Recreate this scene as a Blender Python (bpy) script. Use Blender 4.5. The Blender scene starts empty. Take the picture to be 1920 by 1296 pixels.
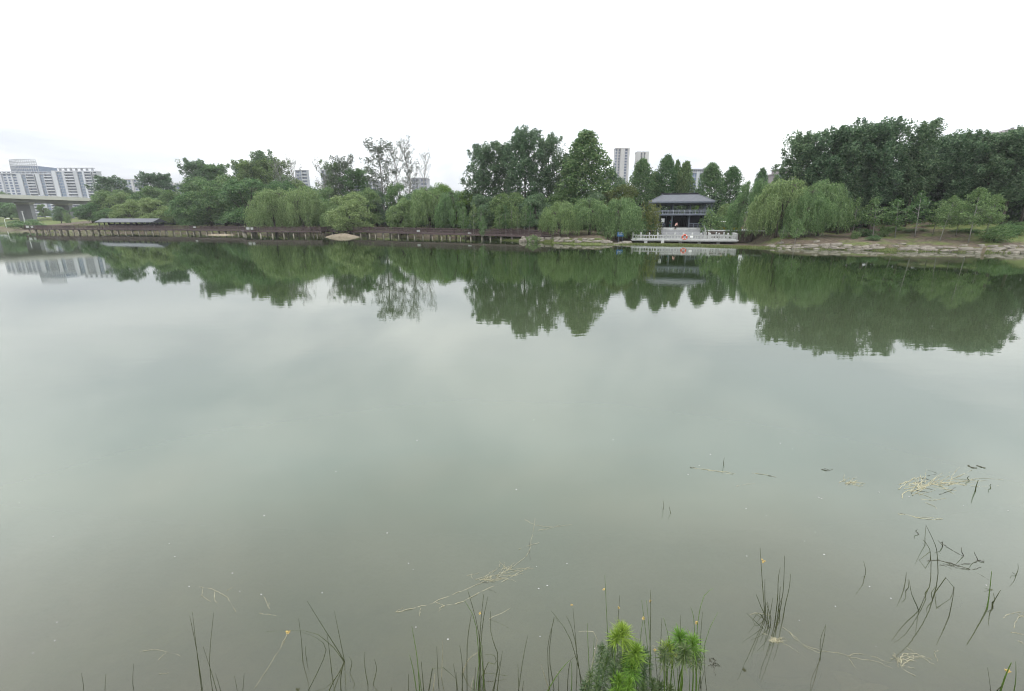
import bpy, math, random
import numpy as np

# ------------------------------------------------------------------ camera, sky, sun, exposure
sc = bpy.context.scene
col = sc.collection
H_EYE = 4.4                      # eye height above the lake
PITCH = math.radians(15.4)
FOC = 853.0                      # 16 mm lens on a 36 mm frame, in photo pixels
cam_d = bpy.data.cameras.new("camera")
cam_d.lens = 16.0
cam_d.sensor_width = 36.0
cam_d.clip_start = 0.05
cam_d.clip_end = 6000
cam = bpy.data.objects.new("camera", cam_d)
cam.location = (0, 0, H_EYE)
cam.rotation_euler = (math.pi / 2 - PITCH, 0, 0)
col.objects.link(cam)
sc.camera = cam

SUN_EL, SUN_AZ = math.radians(58), math.radians(205)     # azimuth clockwise from +Y: behind the camera, a little left
world = bpy.data.worlds.new("World")
sc.world = world
world.use_nodes = True
wt = world.node_tree
wt.nodes.clear()
def wn(t, **k):
    n = wt.nodes.new(t)
    for a, b in k.items():
        setattr(n, a, b)
    return n
def wmath(op, a, b=None, clamp=False):
    n = wn("ShaderNodeMath", operation=op, use_clamp=clamp)
    for i, v in enumerate((a, b)):
        if v is None:
            continue
        if isinstance(v, (int, float)):
            n.inputs[i].default_value = v
        else:
            wt.links.new(v, n.inputs[i])
    return n.outputs[0]
sky = wn("ShaderNodeTexSky", sky_type="NISHITA", sun_disc=False, sun_elevation=SUN_EL,
         sun_rotation=SUN_AZ, air_density=1.4, dust_density=3.0, ozone_density=1.0)
tc = wn("ShaderNodeTexCoord")
sep = wn("ShaderNodeSeparateXYZ")
wt.links.new(tc.outputs["Generated"], sep.inputs[0])
el = wmath("MAXIMUM", sep.outputs["Z"], 0.0)
den = wmath("ADD", el, 0.22)
cx = wmath("DIVIDE", sep.outputs["X"], den)
cy = wmath("DIVIDE", sep.outputs["Y"], den)
comb = wn("ShaderNodeCombineXYZ")
wt.links.new(cx, comb.inputs[0]); wt.links.new(cy, comb.inputs[1])
noi = wn("ShaderNodeTexNoise")
noi.inputs["Scale"].default_value = 0.95
noi.inputs["Detail"].default_value = 5.0
noi.inputs["Roughness"].default_value = 0.5
noi.inputs["Distortion"].default_value = 0.4
wt.links.new(comb.outputs[0], noi.inputs["Vector"])
ramp = wn("ShaderNodeValToRGB")                          # thick to thin overcast
ramp.color_ramp.elements[0].position = 0.37
ramp.color_ramp.elements[0].color = (0.76, 0.80, 0.87, 1)
ramp.color_ramp.elements[1].position = 0.63
ramp.color_ramp.elements[1].color = (1.19, 1.205, 1.21, 1)
wt.links.new(noi.outputs["Fac"], ramp.inputs["Fac"])
grad = wmath("ADD", wmath("MULTIPLY", wmath("MINIMUM", el, 0.45), 2.75), 0.37)   # an overcast sky is brighter overhead
cl = wn("ShaderNodeVectorMath", operation="SCALE")
wt.links.new(ramp.outputs["Color"], cl.inputs[0])
wt.links.new(wmath("MULTIPLY", grad, 18.0), cl.inputs["Scale"])
mx = wn("ShaderNodeMix", data_type="RGBA")
mx.inputs["Factor"].default_value = 0.9
wt.links.new(sky.outputs[0], mx.inputs["A"])
wt.links.new(cl.outputs[0], mx.inputs["B"])
bg = wn("ShaderNodeBackground")
bg.inputs["Strength"].default_value = 0.1
wt.links.new(mx.outputs["Result"], bg.inputs["Color"])
wo = wn("ShaderNodeOutputWorld")
wt.links.new(bg.outputs[0], wo.inputs[0])

sun_d = bpy.data.lights.new("sun", "SUN")
sun_d.energy = 1.5
sun_d.angle = math.radians(16)
sun_d.color = (1.0, 0.96, 0.9)
sun = bpy.data.objects.new("sun", sun_d)
sun.rotation_euler = (math.pi / 2 - SUN_EL, 0, math.pi - SUN_AZ)
sun.location = (-20, -40, 80)
col.objects.link(sun)

sc.render.engine = "CYCLES"
sc.view_settings.view_transform = "Standard"
sc.view_settings.look = "None"
sc.view_settings.gamma = 1.0
sc.view_settings.exposure = 0.0
sc.view_settings.use_curve_mapping = False
sc.cycles.use_denoising = True
sc.cycles.use_adaptive_sampling = True
sc.cycles.adaptive_threshold = 0.02
sc.cycles.filter_width = 1.15
sc.cycles.max_bounces = 6
sc.cycles.diffuse_bounces = 3
sc.cycles.glossy_bounces = 3
sc.cycles.transmission_bounces = 3
sc.cycles.transparent_max_bounces = 6
sc.cycles.volume_bounces = 0
sc.cycles.caustics_reflective = False
sc.cycles.caustics_refractive = False

# ------------------------------------------------------------------ helpers
SP, CP = math.sin(PITCH), math.cos(PITCH)
def at(px, py, Y):
    """world point seen at photo pixel (px, py) when it stands Y metres out"""
    t = (648 - py) / FOC
    z = Y * (t * CP - SP) / (CP + t * SP)
    d = Y * CP - z * SP
    return ((px - 960) / FOC * d, Y, z + H_EYE)
def on_water(px, py, z=0.0):
    t = (648 - py) / FOC
    k = (t * CP - SP) / (CP + t * SP)
    return at(px, py, (z - H_EYE) / k)
def lerp(a, b, t): return a + (b - a) * t
def sstep(a, b, x):
    t = min(1.0, max(0.0, (x - a) / (b - a)))
    return t * t * (3 - 2 * t)

def tag(o, label=None, cat=None, group=None, kind=None):
    if label: o["label"] = label
    if cat: o["category"] = cat
    if group: o["group"] = group
    if kind: o["kind"] = kind
    return o
def thing(name, label, cat, loc=(0, 0, 0), rz=0.0, group=None):
    o = bpy.data.objects.new(name, None)
    o.empty_display_size = 0.2
    o.location = loc
    o.rotation_euler = (0, 0, rz)
    col.objects.link(o)
    return tag(o, label, cat, group)
def link(name, me, parent=None, loc=(0, 0, 0), rot=(0, 0, 0), scale=(1, 1, 1)):
    o = bpy.data.objects.new(name, me)
    o.location = loc; o.rotation_euler = rot; o.scale = scale
    col.objects.link(o)
    if parent is not None:
        o.parent = parent
    return o

class MB:
    """collects boxes, prisms and tubes; build() links them as one mesh object"""
    def __init__(s): s.v = []; s.f = []
    def add(s, vs, fs):
        n = len(s.v); s.v += [tuple(map(float, v)) for v in vs]; s.f += [tuple(i + n for i in f) for f in fs]; return s
    def box(s, x0, x1, y0, y1, z0, z1):
        return s.add([(x0, y0, z0), (x1, y0, z0), (x1, y1, z0), (x0, y1, z0), (x0, y0, z1), (x1, y0, z1), (x1, y1, z1), (x0, y1, z1)],
                     [(3, 2, 1, 0), (4, 5, 6, 7), (0, 1, 5, 4), (1, 2, 6, 5), (2, 3, 7, 6), (3, 0, 4, 7)])
    def frustum(s, b, t):
        """b, t: (x0,x1,y0,y1,z) lower and upper rectangle"""
        x0, x1, y0, y1, z0 = b; X0, X1, Y0, Y1, Z = t
        return s.add([(x0, y0, z0), (x1, y0, z0), (x1, y1, z0), (x0, y1, z0), (X0, Y0, Z), (X1, Y0, Z), (X1, Y1, Z), (X0, Y1, Z)],
                     [(3, 2, 1, 0), (4, 5, 6, 7), (0, 1, 5, 4), (1, 2, 6, 5), (2, 3, 7, 6), (3, 0, 4, 7)])
    def tube(s, pts, rad, sides=6, cap=True):
        pts = [np.array(p, float) for p in pts]
        if isinstance(rad, (int, float)): rad = [rad] * len(pts)
        n0 = len(s.v); vs = []
        up = None
        for i, p in enumerate(pts):
            d = pts[min(i + 1, len(pts) - 1)] - pts[max(i - 1, 0)]
            d = d / (np.linalg.norm(d) + 1e-9)
            if up is None:
                up = np.array((0, 0, 1.0)) if abs(d[2]) < 0.9 else np.array((1.0, 0, 0))
            a = np.cross(d, up); a /= np.linalg.norm(a) + 1e-9
            b = np.cross(a, d); up = b
            for k in range(sides):
                t = 2 * math.pi * k / sides
                vs.append(p + rad[i] * (a * math.cos(t) + b * math.sin(t)))
        fs = []
        for i in range(len(pts) - 1):
            for k in range(sides):
                k2 = (k + 1) % sides
                fs.append((i * sides + k, i * sides + k2, (i + 1) * sides + k2, (i + 1) * sides + k))
        if cap:
            fs.append(tuple(range(sides))[::-1])
            fs.append(tuple((len(pts) - 1) * sides + k for k in range(sides)))
        return s.add(vs, fs)
    def mesh(s, name, m, smooth=False):
        me = bpy.data.meshes.new(name)
        me.from_pydata(s.v, [], s.f)
        me.materials.append(m)
        if smooth:
            me.polygons.foreach_set("use_smooth", [True] * len(me.polygons))
        me.update()
        return me
    def build(s, name, m, parent=None, smooth=False, loc=(0, 0, 0), bevel=0.0):
        o = link(name, s.mesh(name, m, smooth), parent, loc)
        if bevel:
            b = o.modifiers.new("bevel", "BEVEL"); b.width = bevel; b.segments = 1; b.limit_method = "ANGLE"
        return o

# ------------------------------------------------------------------ materials
def principled(name, rough=0.8, spec=0.3):
    m = bpy.data.materials.new(name)
    m.use_nodes = True
    b = m.node_tree.nodes["Principled BSDF"]
    b.inputs["Roughness"].default_value = rough
    b.inputs["Specular IOR Level"].default_value = spec
    return m, m.node_tree, b
def mat(name, c, c2=None, scale=1.0, rough=0.85, bump=0.0, spec=0.25, stretch=(1, 1, 1), detail=5.0, metallic=0.0):
    m, nt, b = principled(name, rough, spec)
    b.inputs["Metallic"].default_value = metallic
    if c2 is None:
        c2 = tuple(x * 0.72 for x in c)
    t = nt.nodes.new("ShaderNodeTexCoord")
    mp = nt.nodes.new("ShaderNodeMapping"); mp.inputs["Scale"].default_value = stretch
    nt.links.new(t.outputs["Object"], mp.inputs[0])
    n = nt.nodes.new("ShaderNodeTexNoise")
    n.inputs["Scale"].default_value = scale; n.inputs["Detail"].default_value = detail; n.inputs["Roughness"].default_value = 0.62
    nt.links.new(mp.outputs[0], n.inputs["Vector"])
    r = nt.nodes.new("ShaderNodeValToRGB")
    r.color_ramp.elements[0].position = 0.3; r.color_ramp.elements[0].color = (*c2, 1)
    r.color_ramp.elements[1].position = 0.7; r.color_ramp.elements[1].color = (*c, 1)
    nt.links.new(n.outputs["Fac"], r.inputs["Fac"])
    oi = nt.nodes.new("ShaderNodeObjectInfo")
    mul = nt.nodes.new("ShaderNodeMath"); mul.operation = "MULTIPLY_ADD"
    mul.inputs[1].default_value = 0.3; mul.inputs[2].default_value = 0.85
    nt.links.new(oi.outputs["Random"], mul.inputs[0])
    h = nt.nodes.new("ShaderNodeHueSaturation")
    nt.links.new(r.outputs["Color"], h.inputs["Color"]); nt.links.new(mul.outputs[0], h.inputs["Value"])
    nt.links.new(h.outputs["Color"], b.inputs["Base Color"])
    if bump:
        bp = nt.nodes.new("ShaderNodeBump"); bp.inputs["Strength"].default_value = bump; bp.inputs["Distance"].default_value = 0.05
        nt.links.new(n.outputs["Fac"], bp.inputs["Height"]); nt.links.new(bp.outputs[0], b.inputs["Normal"])
    return m
def leaf_mat(name, dark, mid, light, trans=0.40, rough=0.55, tint=0.05):
    m = bpy.data.materials.new(name); m.use_nodes = True
    nt = m.node_tree; nt.nodes.clear()
    g = nt.nodes.new("ShaderNodeNewGeometry")
    r = nt.nodes.new("ShaderNodeValToRGB")
    r.color_ramp.elements[0].position = 0.0; r.color_ramp.elements[0].color = (*dark, 1)
    r.color_ramp.elements[1].position = 1.0; r.color_ramp.elements[1].color = (*light, 1)
    e = r.color_ramp.elements.new(0.55); e.color = (*mid, 1)
    nt.links.new(g.outputs["Random Per Island"], r.inputs["Fac"])
    oi = nt.nodes.new("ShaderNodeObjectInfo")
    hv = nt.nodes.new("ShaderNodeMath"); hv.operation = "MULTIPLY_ADD"; hv.inputs[1].default_value = tint; hv.inputs[2].default_value = 0.5 - tint / 2
    vv = nt.nodes.new("ShaderNodeMath"); vv.operation = "MULTIPLY_ADD"; vv.inputs[1].default_value = -0.35; vv.inputs[2].default_value = 1.15
    nt.links.new(oi.outputs["Random"], hv.inputs[0]); nt.links.new(oi.outputs["Random"], vv.inputs[0])
    h = nt.nodes.new("ShaderNodeHueSaturation")
    nt.links.new(r.outputs["Color"], h.inputs["Color"]); nt.links.new(hv.outputs[0], h.inputs["Hue"]); nt.links.new(vv.outputs[0], h.inputs["Value"])
    b = nt.nodes.new("ShaderNodeBsdfPrincipled"); b.inputs["Roughness"].default_value = rough; b.inputs["Specular IOR Level"].default_value = 0.3
    nt.links.new(h.outputs["Color"], b.inputs["Base Color"])
    tr = nt.nodes.new("ShaderNodeBsdfTranslucent")
    nt.links.new(h.outputs["Color"], tr.inputs["Color"])
    mxs = nt.nodes.new("ShaderNodeMixShader"); mxs.inputs[0].default_value = trans
    nt.links.new(b.outputs[0], mxs.inputs[1]); nt.links.new(tr.outputs[0], mxs.inputs[2])
    o = nt.nodes.new("ShaderNodeOutputMaterial")
    nt.links.new(mxs.outputs[0], o.inputs[0])
    return m

M = dict(
    concrete=mat("concrete", (.40, .41, .40), (.29, .30, .29), 1.5, bump=.1),
    white_stone=mat("white_stone", (.40, .41, .40), (.28, .29, .28), 2.0),
    step=mat("step_stone", (.29, .295, .30), (.18, .185, .19), 2.5, stretch=(1, 1, 4)),
    wall_stone=mat("wall_stone", (.115, .09, .07), (.045, .04, .036), 1.6, bump=.4),
    paint_grey=mat("blue_grey_paint", (.15, .168, .20), (.10, .113, .14), 1.5),
    rail_paint=mat("pale_rail_paint", (.31, .335, .38), (.24, .26, .30), 1.5),
    wood_dark=mat("dark_timber", (.035, .033, .042), (.018, .018, .025), 3.0, stretch=(4, 4, .6)),
    roof_tile=mat("roof_tile", (.085, .092, .105), (.055, .06, .07), 2.0, rough=.6),
    deck=mat("deck_timber", (.085, .06, .058), (.045, .034, .034), 2.2, stretch=(.4, 4, 4)),
    pile=mat("pile_concrete", (.27, .25, .20), (.10, .092, .075), 1.5, stretch=(1, 1, .5)),
    rock=mat("bank_rock", (.235, .215, .178), (.085, .076, .062), 1.3, bump=.7),
    bark=mat("bark", (.075, .065, .052), (.03, .027, .023), 3.0, stretch=(3, 3, .5), bump=.4),
    pale_bark=mat("pale_bark", (.33, .33, .30), (.15, .145, .13), 2.0, stretch=(2, 2, .6)),
    bridge=mat("bridge_concrete", (.40, .40, .355), (.32, .32, .285), .12, stretch=(.3, 1, 1)),
    bridge_under=mat("bridge_girder", (.19, .195, .20), (.15, .155, .16), .2),
    bld_wall=mat("haze_pale_render", (.40, .41, .44), (.34, .35, .38), .05),  # far wall colours kept pale, partly standing in for distance haze
    bld_warm=mat("warm_render", (.36, .355, .355), (.31, .305, .305), .05),
    bld_grey=mat("haze_grey_render", (.33, .345, .37), (.28, .295, .32), .05),  # grey walls, lightened in colour so the far blocks look hazier
    bld_brown=mat("brown_render", (.20, .175, .18), (.16, .145, .15), .1),
    bld_dark=mat("window_dark", (.09, .115, .19), (.06, .08, .14), .08, rough=.3, spec=.5),
    glass=mat("curtain_glass", (.13, .18, .27), (.09, .13, .20), .06, rough=.25, spec=.5),
    white=mat("white_paint", (.78, .79, .78), (.66, .67, .66), 2.0, rough=.5),
    orange=mat("life_ring_orange", (.62, .10, .05), (.5, .08, .04), 3.0, rough=.5),
    blue=mat("sign_blue", (.05, .16, .38), (.045, .14, .33), 2.0, rough=.4),
    yellow=mat("boat_yellow", (.62, .50, .03), (.5, .40, .03), 2.0, rough=.4),
    pink=mat("pink_cloth", (.72, .42, .38), (.6, .34, .31), 6.0),
    teal=mat("teal_cloth", (.06, .26, .22), (.04, .19, .16), 6.0),
    black=mat("black_cloth", (.02, .02, .024), (.012, .012, .015), 6.0),
    skin=mat("skin", (.50, .32, .24), (.44, .28, .21), 6.0, rough=.6),
    hair=mat("hair", (.018, .015, .013), (.01, .009, .008), 8.0, rough=.5),
    tyre=mat("tyre_rubber", (.02, .02, .02), (.014, .014, .014), 4.0),
    car_white=mat("car_white", (.70, .71, .72), (.66, .67, .68), 1.0, rough=.3, spec=.5),
    sand=mat("sand", (.21, .175, .125), (.12, .10, .07), 1.2, bump=.2),
    stem=mat("sedge_stem", (.075, .085, .032), (.035, .045, .018), 8.0, rough=.6),
    stem_green=mat("green_stem", (.10, .17, .03), (.06, .11, .02), 8.0, rough=.6),
    straw=mat("dead_straw", (.40, .375, .255), (.22, .205, .13), 6.0, rough=.7),
    straw_dark=mat("dark_straw", (.07, .068, .045), (.035, .034, .024), 6.0, rough=.7),
    seed=mat("seed_head", (.50, .38, .14), (.30, .21, .08), 40.0, rough=.8),
    fluff=mat("fluff", (.42, .42, .40), (.3, .3, .28), 20.0, rough=.9),
    L_poplar=leaf_mat("poplar_leaf", (.042, .084, .044), (.105, .182, .088), (.20, .275, .150)),
    L_round=leaf_mat("broad_leaf", (.042, .094, .034), (.092, .175, .060), (.19, .265, .12)),
    L_willow=leaf_mat("willow_leaf", (.066, .122, .040), (.142, .230, .080), (.245, .335, .145), trans=.40),
    L_bushy=leaf_mat("elm_leaf", (.046, .098, .034), (.108, .195, .066), (.205, .29, .12)),
    L_bright=leaf_mat("bright_leaf", (.042, .105, .018), (.08, .175, .03), (.14, .25, .055)),
    L_olive=leaf_mat("olive_leaf", (.050, .072, .018), (.085, .115, .030), (.135, .165, .05)),
    L_pale=leaf_mat("pale_sparse_leaf", (.05, .07, .045), (.085, .11, .075), (.15, .18, .13)),
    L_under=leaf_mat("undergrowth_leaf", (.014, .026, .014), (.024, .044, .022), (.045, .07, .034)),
    L_grass=leaf_mat("bank_grass", (.10, .13, .035), (.165, .19, .065), (.24, .24, .11)),
    L_lime=leaf_mat("lime_leaf", (.11, .20, .026), (.18, .30, .04), (.27, .40, .08), trans=.45),
    L_dull=leaf_mat("dull_leaf", (.045, .085, .03), (.085, .135, .05), (.16, .20, .10), trans=.35),
)

# ------------------------------------------------------------------ ground and water
SH = [(-1500, 330), (-420, 300), (-232, 214), (-176, 173), (-109, 160), (-86, 154), (-76, 143.5), (-61, 141), (-54, 143), (-43, 136.5), (-21, 122.5),
      (-2.3, 107), (6, 94), (14, 88), (24, 86), (33, 82.5), (40, 76), (54.6, 69.8), (70, 63), (120, 46), (200, 38), (1500, 38)]
SHX = np.array([p[0] for p in SH], float); SHY = np.array([p[1] for p in SH], float)
def shore(X): return float(np.interp(X, SHX, SHY)) + 0.5 * math.sin(X * 0.31) + 0.35 * math.sin(X * 0.83 + 1)
NEAR = ([-200, -3, 0, 1.0, 2.6, 3.4, 5, 8, 15, 40], [3.2, 3.0, 2.75, 1.9, 0.0, -.10, -.34, -.9, -2, -2.5])
FAR = ([-60, -8, 0, 1.5, 4, 8, 20, 40, 80, 150, 600], [-2.5, -1.2, -.05, .3, .75, 1.25, 2.0, 3.2, 4.6, 5.5, 6.0])
FARL = ([-60, -8, 0, 4, 10, 30, 70, 150, 600], [-2.5, -1.2, -.05, .5, 1.5, 3.4, 6.6, 7.0, 7.0])
PC = (32.95, 89.85); PA = math.radians(-15.5)                # pavilion court: front middle of the terrace, facing the lake
PCX, PSX = math.cos(PA), math.sin(PA)
def court(u, v, z=0.0): return (PC[0] + u * PCX - v * PSX, PC[1] + u * PSX + v * PCX, z)
def uncourt(X, Y):
    x, y = X - PC[0], Y - PC[1]
    return x * PCX + y * PSX, -x * PSX + y * PCX
def ground_z(X, Y):
    zn = np.interp(Y, *NEAR)
    s = Y - shore(X)
    f = sstep(-135, -170, X) if X < -135 else 0.0
    zf = lerp(np.interp(s, *FAR), np.interp(s, *FARL), f)
    if s > 0:
        zf += min(1, s / 8) * (.18 * math.sin(X * .23 + Y * .11) + .12 * math.sin(X * .61 - Y * .37))
        zf += 1.6 * sstep(58, 78, X) * sstep(4, 22, s)       # the bank climbs towards the right
    u, v = uncourt(X, Y)
    w = sstep(16, 12.5, abs(u))
    if w > 0 and s > 0:
        tgt = min(zf, .04) if v < 9.2 else lerp(.04, 2.42, min(1, (v - 9.2) / 2.0))
        if v > 34: tgt = lerp(2.42, zf, min(1, (v - 34) / 20))
        zf = lerp(zf, tgt, w)
    return float(max(zn, zf))

def ground_sheet():
    xs = np.concatenate([[-1500, -900, -600, -420, -340, -290], np.arange(-260, -110, 3.0), np.arange(-110, 110, 1.1), np.arange(110, 200, 5), [240, 320, 500, 900, 1500]])
    near = [-200, -60, -12, -3, -1, 0, .5, 1, 1.8, 2.6, 3.0, 3.4, 4.2, 5, 6.5, 8, 11, 15]
    off = [-60, -30, -8, -4, -2, -1, -.4, 0, .4, .9, 1.5, 2.2, 3, 4, 5.2, 6.5, 8, 9.5, 11, 13, 15, 17, 20, 24, 28, 34, 40, 50, 62, 80, 110, 150, 250, 500, 1200]
    vs, fs, gr = [], [], []
    rows = len(near) + len(off)
    for X in xs:
        S = shore(X)
        ys = near + [max(15.5 + i * .05, S + o) for i, o in enumerate(off)]
        for Y in ys:
            z = ground_z(X, Y)
            vs.append((X, Y, z))
            s = Y - S
            # green cover: 1 grass, 0 bare soil
            g = .15
            if X < -120: g = .92 if s > 10 else .35
            elif X < -5: g = .3 if s < 3 else (.55 if s < 22 else .25)
            elif X < 44: g = .85 if s < 4.5 else .25
            else: g = .36 if s < 30 else .2
            if X > 66 and s > 5: g = lerp(g, .9, sstep(68, 78, X))
            if -215 < X < -178 and 2 < s < 40: g = .08        # worn sandy patch by the boardwalk head
            if Y < 4: g = .5
            gr.append(g)
    for i in range(len(xs) - 1):
        for j in range(rows - 1):
            a = i * rows + j
            fs.append((a, a + rows, a + rows + 1, a + 1))
    me = bpy.data.meshes.new("ground"); me.from_pydata(vs, [], fs)
    at_ = me.attributes.new("green_cover", "FLOAT", "POINT"); at_.data.foreach_set("value", gr)
    me.polygons.foreach_set("use_smooth", [True] * len(fs))
    m, nt, b = principled("ground_cover", .95, .1)
    A = nt.nodes.new("ShaderNodeAttribute"); A.attribute_name = "green_cover"
    g = nt.nodes.new("ShaderNodeNewGeometry")
    def noise(sc_, d=6):
        n = nt.nodes.new("ShaderNodeTexNoise"); n.inputs["Scale"].default_value = sc_; n.inputs["Detail"].default_value = d
        nt.links.new(g.outputs["Position"], n.inputs["Vector"]); return n
    n1, n2 = noise(.35), noise(2.2)
    def ramp(n, c0, c1, p0=.32, p1=.68):
        r = nt.nodes.new("ShaderNodeValToRGB")
        r.color_ramp.elements[0].position = p0; r.color_ramp.elements[0].color = (*c0, 1)
        r.color_ramp.elements[1].position = p1; r.color_ramp.elements[1].color = (*c1, 1)
        nt.links.new(n.outputs["Fac"], r.inputs["Fac"]); return r
    soil = ramp(n2, (.058, .047, .036), (.128, .104, .078))
    grass = ramp(n2, (.058, .078, .024), (.125, .145, .055))
    ad = nt.nodes.new("ShaderNodeMath"); ad.operation = "ADD"
    sub = nt.nodes.new("ShaderNodeMath"); sub.operation = "MULTIPLY_ADD"; sub.inputs[1].default_value = 2.2; sub.inputs[2].default_value = -1.1
    nt.links.new(n1.outputs["Fac"], sub.inputs[0])
    nt.links.new(A.outputs["Fac"], ad.inputs[0]); nt.links.new(sub.outputs[0], ad.inputs[1])
    cr = nt.nodes.new("ShaderNodeValToRGB"); cr.color_ramp.elements[0].position = .3; cr.color_ramp.elements[1].position = .7
    nt.links.new(ad.outputs[0], cr.inputs["Fac"])
    mx = nt.nodes.new("ShaderNodeMix"); mx.data_type = "RGBA"
    nt.links.new(cr.outputs["Color"], mx.inputs["Factor"]); nt.links.new(soil.outputs["Color"], mx.inputs["A"]); nt.links.new(grass.outputs["Color"], mx.inputs["B"])
    nt.links.new(mx.outputs["Result"], b.inputs["Base Color"])
    bp = nt.nodes.new("ShaderNodeBump"); bp.inputs["Strength"].default_value = .5; bp.inputs["Distance"].default_value = .15
    nt.links.new(n2.outputs["Fac"], bp.inputs["Height"]); nt.links.new(bp.outputs[0], b.inputs["Normal"])
    me.materials.append(m)
    tag(link("ground", me), "soil and grass banks with the lake bed between", None, None, "structure")
ground_sheet()

def water_material():
    m = bpy.data.materials.new("lake_water"); m.use_nodes = True
    nt = m.node_tree; nt.nodes.clear()
    N = nt.nodes.new; L = nt.links.new
    g = N("ShaderNodeNewGeometry")
    sp = N("ShaderNodeSeparateXYZ"); L(g.outputs["Position"], sp.inputs[0])
    # fine wind ripple, drawn out across the lake
    mp = N("ShaderNodeMapping"); mp.inputs["Scale"].default_value = (.55, 1.5, 1); L(g.outputs["Position"], mp.inputs[0])
    n = N("ShaderNodeTexNoise"); n.inputs["Scale"].default_value = 1.6; n.inputs["Detail"].default_value = 3.0; L(mp.outputs[0], n.inputs["Vector"])
    patch = N("ShaderNodeTexNoise"); patch.inputs["Scale"].default_value = .035; patch.inputs["Detail"].default_value = 3; L(g.outputs["Position"], patch.inputs["Vector"])
    pr = N("ShaderNodeMapRange"); pr.inputs["From Min"].default_value = .35; pr.inputs["From Max"].default_value = .7
    pr.inputs["To Min"].default_value = .010; pr.inputs["To Max"].default_value = .034
    L(patch.outputs["Fac"], pr.inputs["Value"])
    bp = N("ShaderNodeBump"); bp.inputs["Distance"].default_value = .1; L(pr.outputs[0], bp.inputs["Strength"]); L(n.outputs["Fac"], bp.inputs["Height"])
    # silty shallows by the near bank, green water farther out
    mud = N("ShaderNodeTexNoise"); mud.inputs["Scale"].default_value = .3; mud.inputs["Detail"].default_value = 4; L(g.outputs["Position"], mud.inputs["Vector"])
    ym = N("ShaderNodeMath"); ym.operation = "MULTIPLY_ADD"; ym.inputs[1].default_value = 7.0; ym.inputs[2].default_value = -3.5
    L(mud.outputs["Fac"], ym.inputs[0])
    ya = N("ShaderNodeMath"); ya.operation = "ADD"; L(sp.outputs["Y"], ya.inputs[0]); L(ym.outputs[0], ya.inputs[1])
    r = N("ShaderNodeValToRGB")
    mr = N("ShaderNodeMapRange"); mr.inputs["From Min"].default_value = 1.0; mr.inputs["From Max"].default_value = 34.0
    L(ya.outputs[0], mr.inputs["Value"]); L(mr.outputs[0], r.inputs["Fac"])
    r.color_ramp.elements[0].position = 0.0; r.color_ramp.elements[0].color = (.077, .076, .044, 1)
    r.color_ramp.elements[1].position = 1.0; r.color_ramp.elements[1].color = (.018, .031, .010, 1)
    e = r.color_ramp.elements.new(.22); e.color = (.055, .074, .050, 1)
    e = r.color_ramp.elements.new(.5); e.color = (.045, .058, .032, 1)
    df = N("ShaderNodeBsdfDiffuse"); L(r.outputs["Color"], df.inputs["Color"])
    tr = N("ShaderNodeBsdfTransparent"); tr.inputs["Color"].default_value = (.78, .74, .6, 1)
    tf = N("ShaderNodeMapRange"); tf.inputs["From Min"].default_value = 2.6; tf.inputs["From Max"].default_value = 6.5
    tf.inputs["To Min"].default_value = .6; tf.inputs["To Max"].default_value = 0.0
    L(sp.outputs["Y"], tf.inputs["Value"])
    m1 = N("ShaderNodeMixShader"); L(tf.outputs[0], m1.inputs[0]); L(df.outputs[0], m1.inputs[1]); L(tr.outputs[0], m1.inputs[2])
    gl = N("ShaderNodeBsdfGlossy"); gl.inputs["Roughness"].default_value = .015; gl.inputs["Color"].default_value = (.97, .98, .97, 1)
    L(bp.outputs[0], gl.inputs["Normal"])
    fr = N("ShaderNodeFresnel"); fr.inputs["IOR"].default_value = 1.52; L(bp.outputs[0], fr.inputs["Normal"])
    m2 = N("ShaderNodeMixShader"); L(fr.outputs[0], m2.inputs[0]); L(m1.outputs[0], m2.inputs[1]); L(gl.outputs[0], m2.inputs[2])
    o = N("ShaderNodeOutputMaterial"); L(m2.outputs[0], o.inputs[0])
    return m
wme = bpy.data.meshes.new("lake_water")
wme.from_pydata([(-1490, 1.5, 0), (1490, 1.5, 0), (1490, 332, 0), (-1490, 332, 0)], [], [(0, 1, 2, 3)])
wme.materials.append(water_material())
tag(link("lake_water", wme), "calm grey green lake mirroring the far bank", None, None, "structure")

def blob(name, m, cx, cy, zb, rx, ry, h, seed, parent=None, n=40, rings=10, flat=.5):
    rnd = random.Random(seed); mb = MB(); vs = [(0, 0, h)]; fs = []
    ph = [rnd.uniform(0, 6.28) for _ in range(6)]
    for i in range(1, rings + 1):
        t = i / rings
        for k in range(n):
            a = 2 * math.pi * k / n
            w = 1 + .12 * math.sin(2 * a + ph[0]) + .09 * math.sin(3 * a + ph[1]) + .05 * math.sin(7 * a + ph[2])
            z = h * (math.cos(t * math.pi) * .5 + .5) ** flat * (1 + .12 * math.sin(4 * a + 5 * t + ph[3])) - .15 * t
            vs.append((rx * t * w * math.cos(a), ry * t * w * math.sin(a), z))
    for k in range(n):
        fs.append((0, 1 + k, 1 + (k + 1) % n))
        for i in range(rings - 1):
            a, b = 1 + i * n + k, 1 + i * n + (k + 1) % n
            fs.append((a, a + n, b + n, b))
    mb.add(vs, fs)
    return mb.build(name, m, parent, True, (cx, cy, zb))
tag(blob("sand_mound", M["sand"], -45.5, 126.2, -.05, 4.6, 2.6, .95, 3), "low mound of bare sand rising from the water by the boardwalk", None, None, "structure")
tag(blob("mud_spit", M["sand"], -89, 143.5, -.12, 7.5, 1.6, .42, 5), "thin grassy mud spit in front of the boardwalk piles", None, None, "structure")

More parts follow.
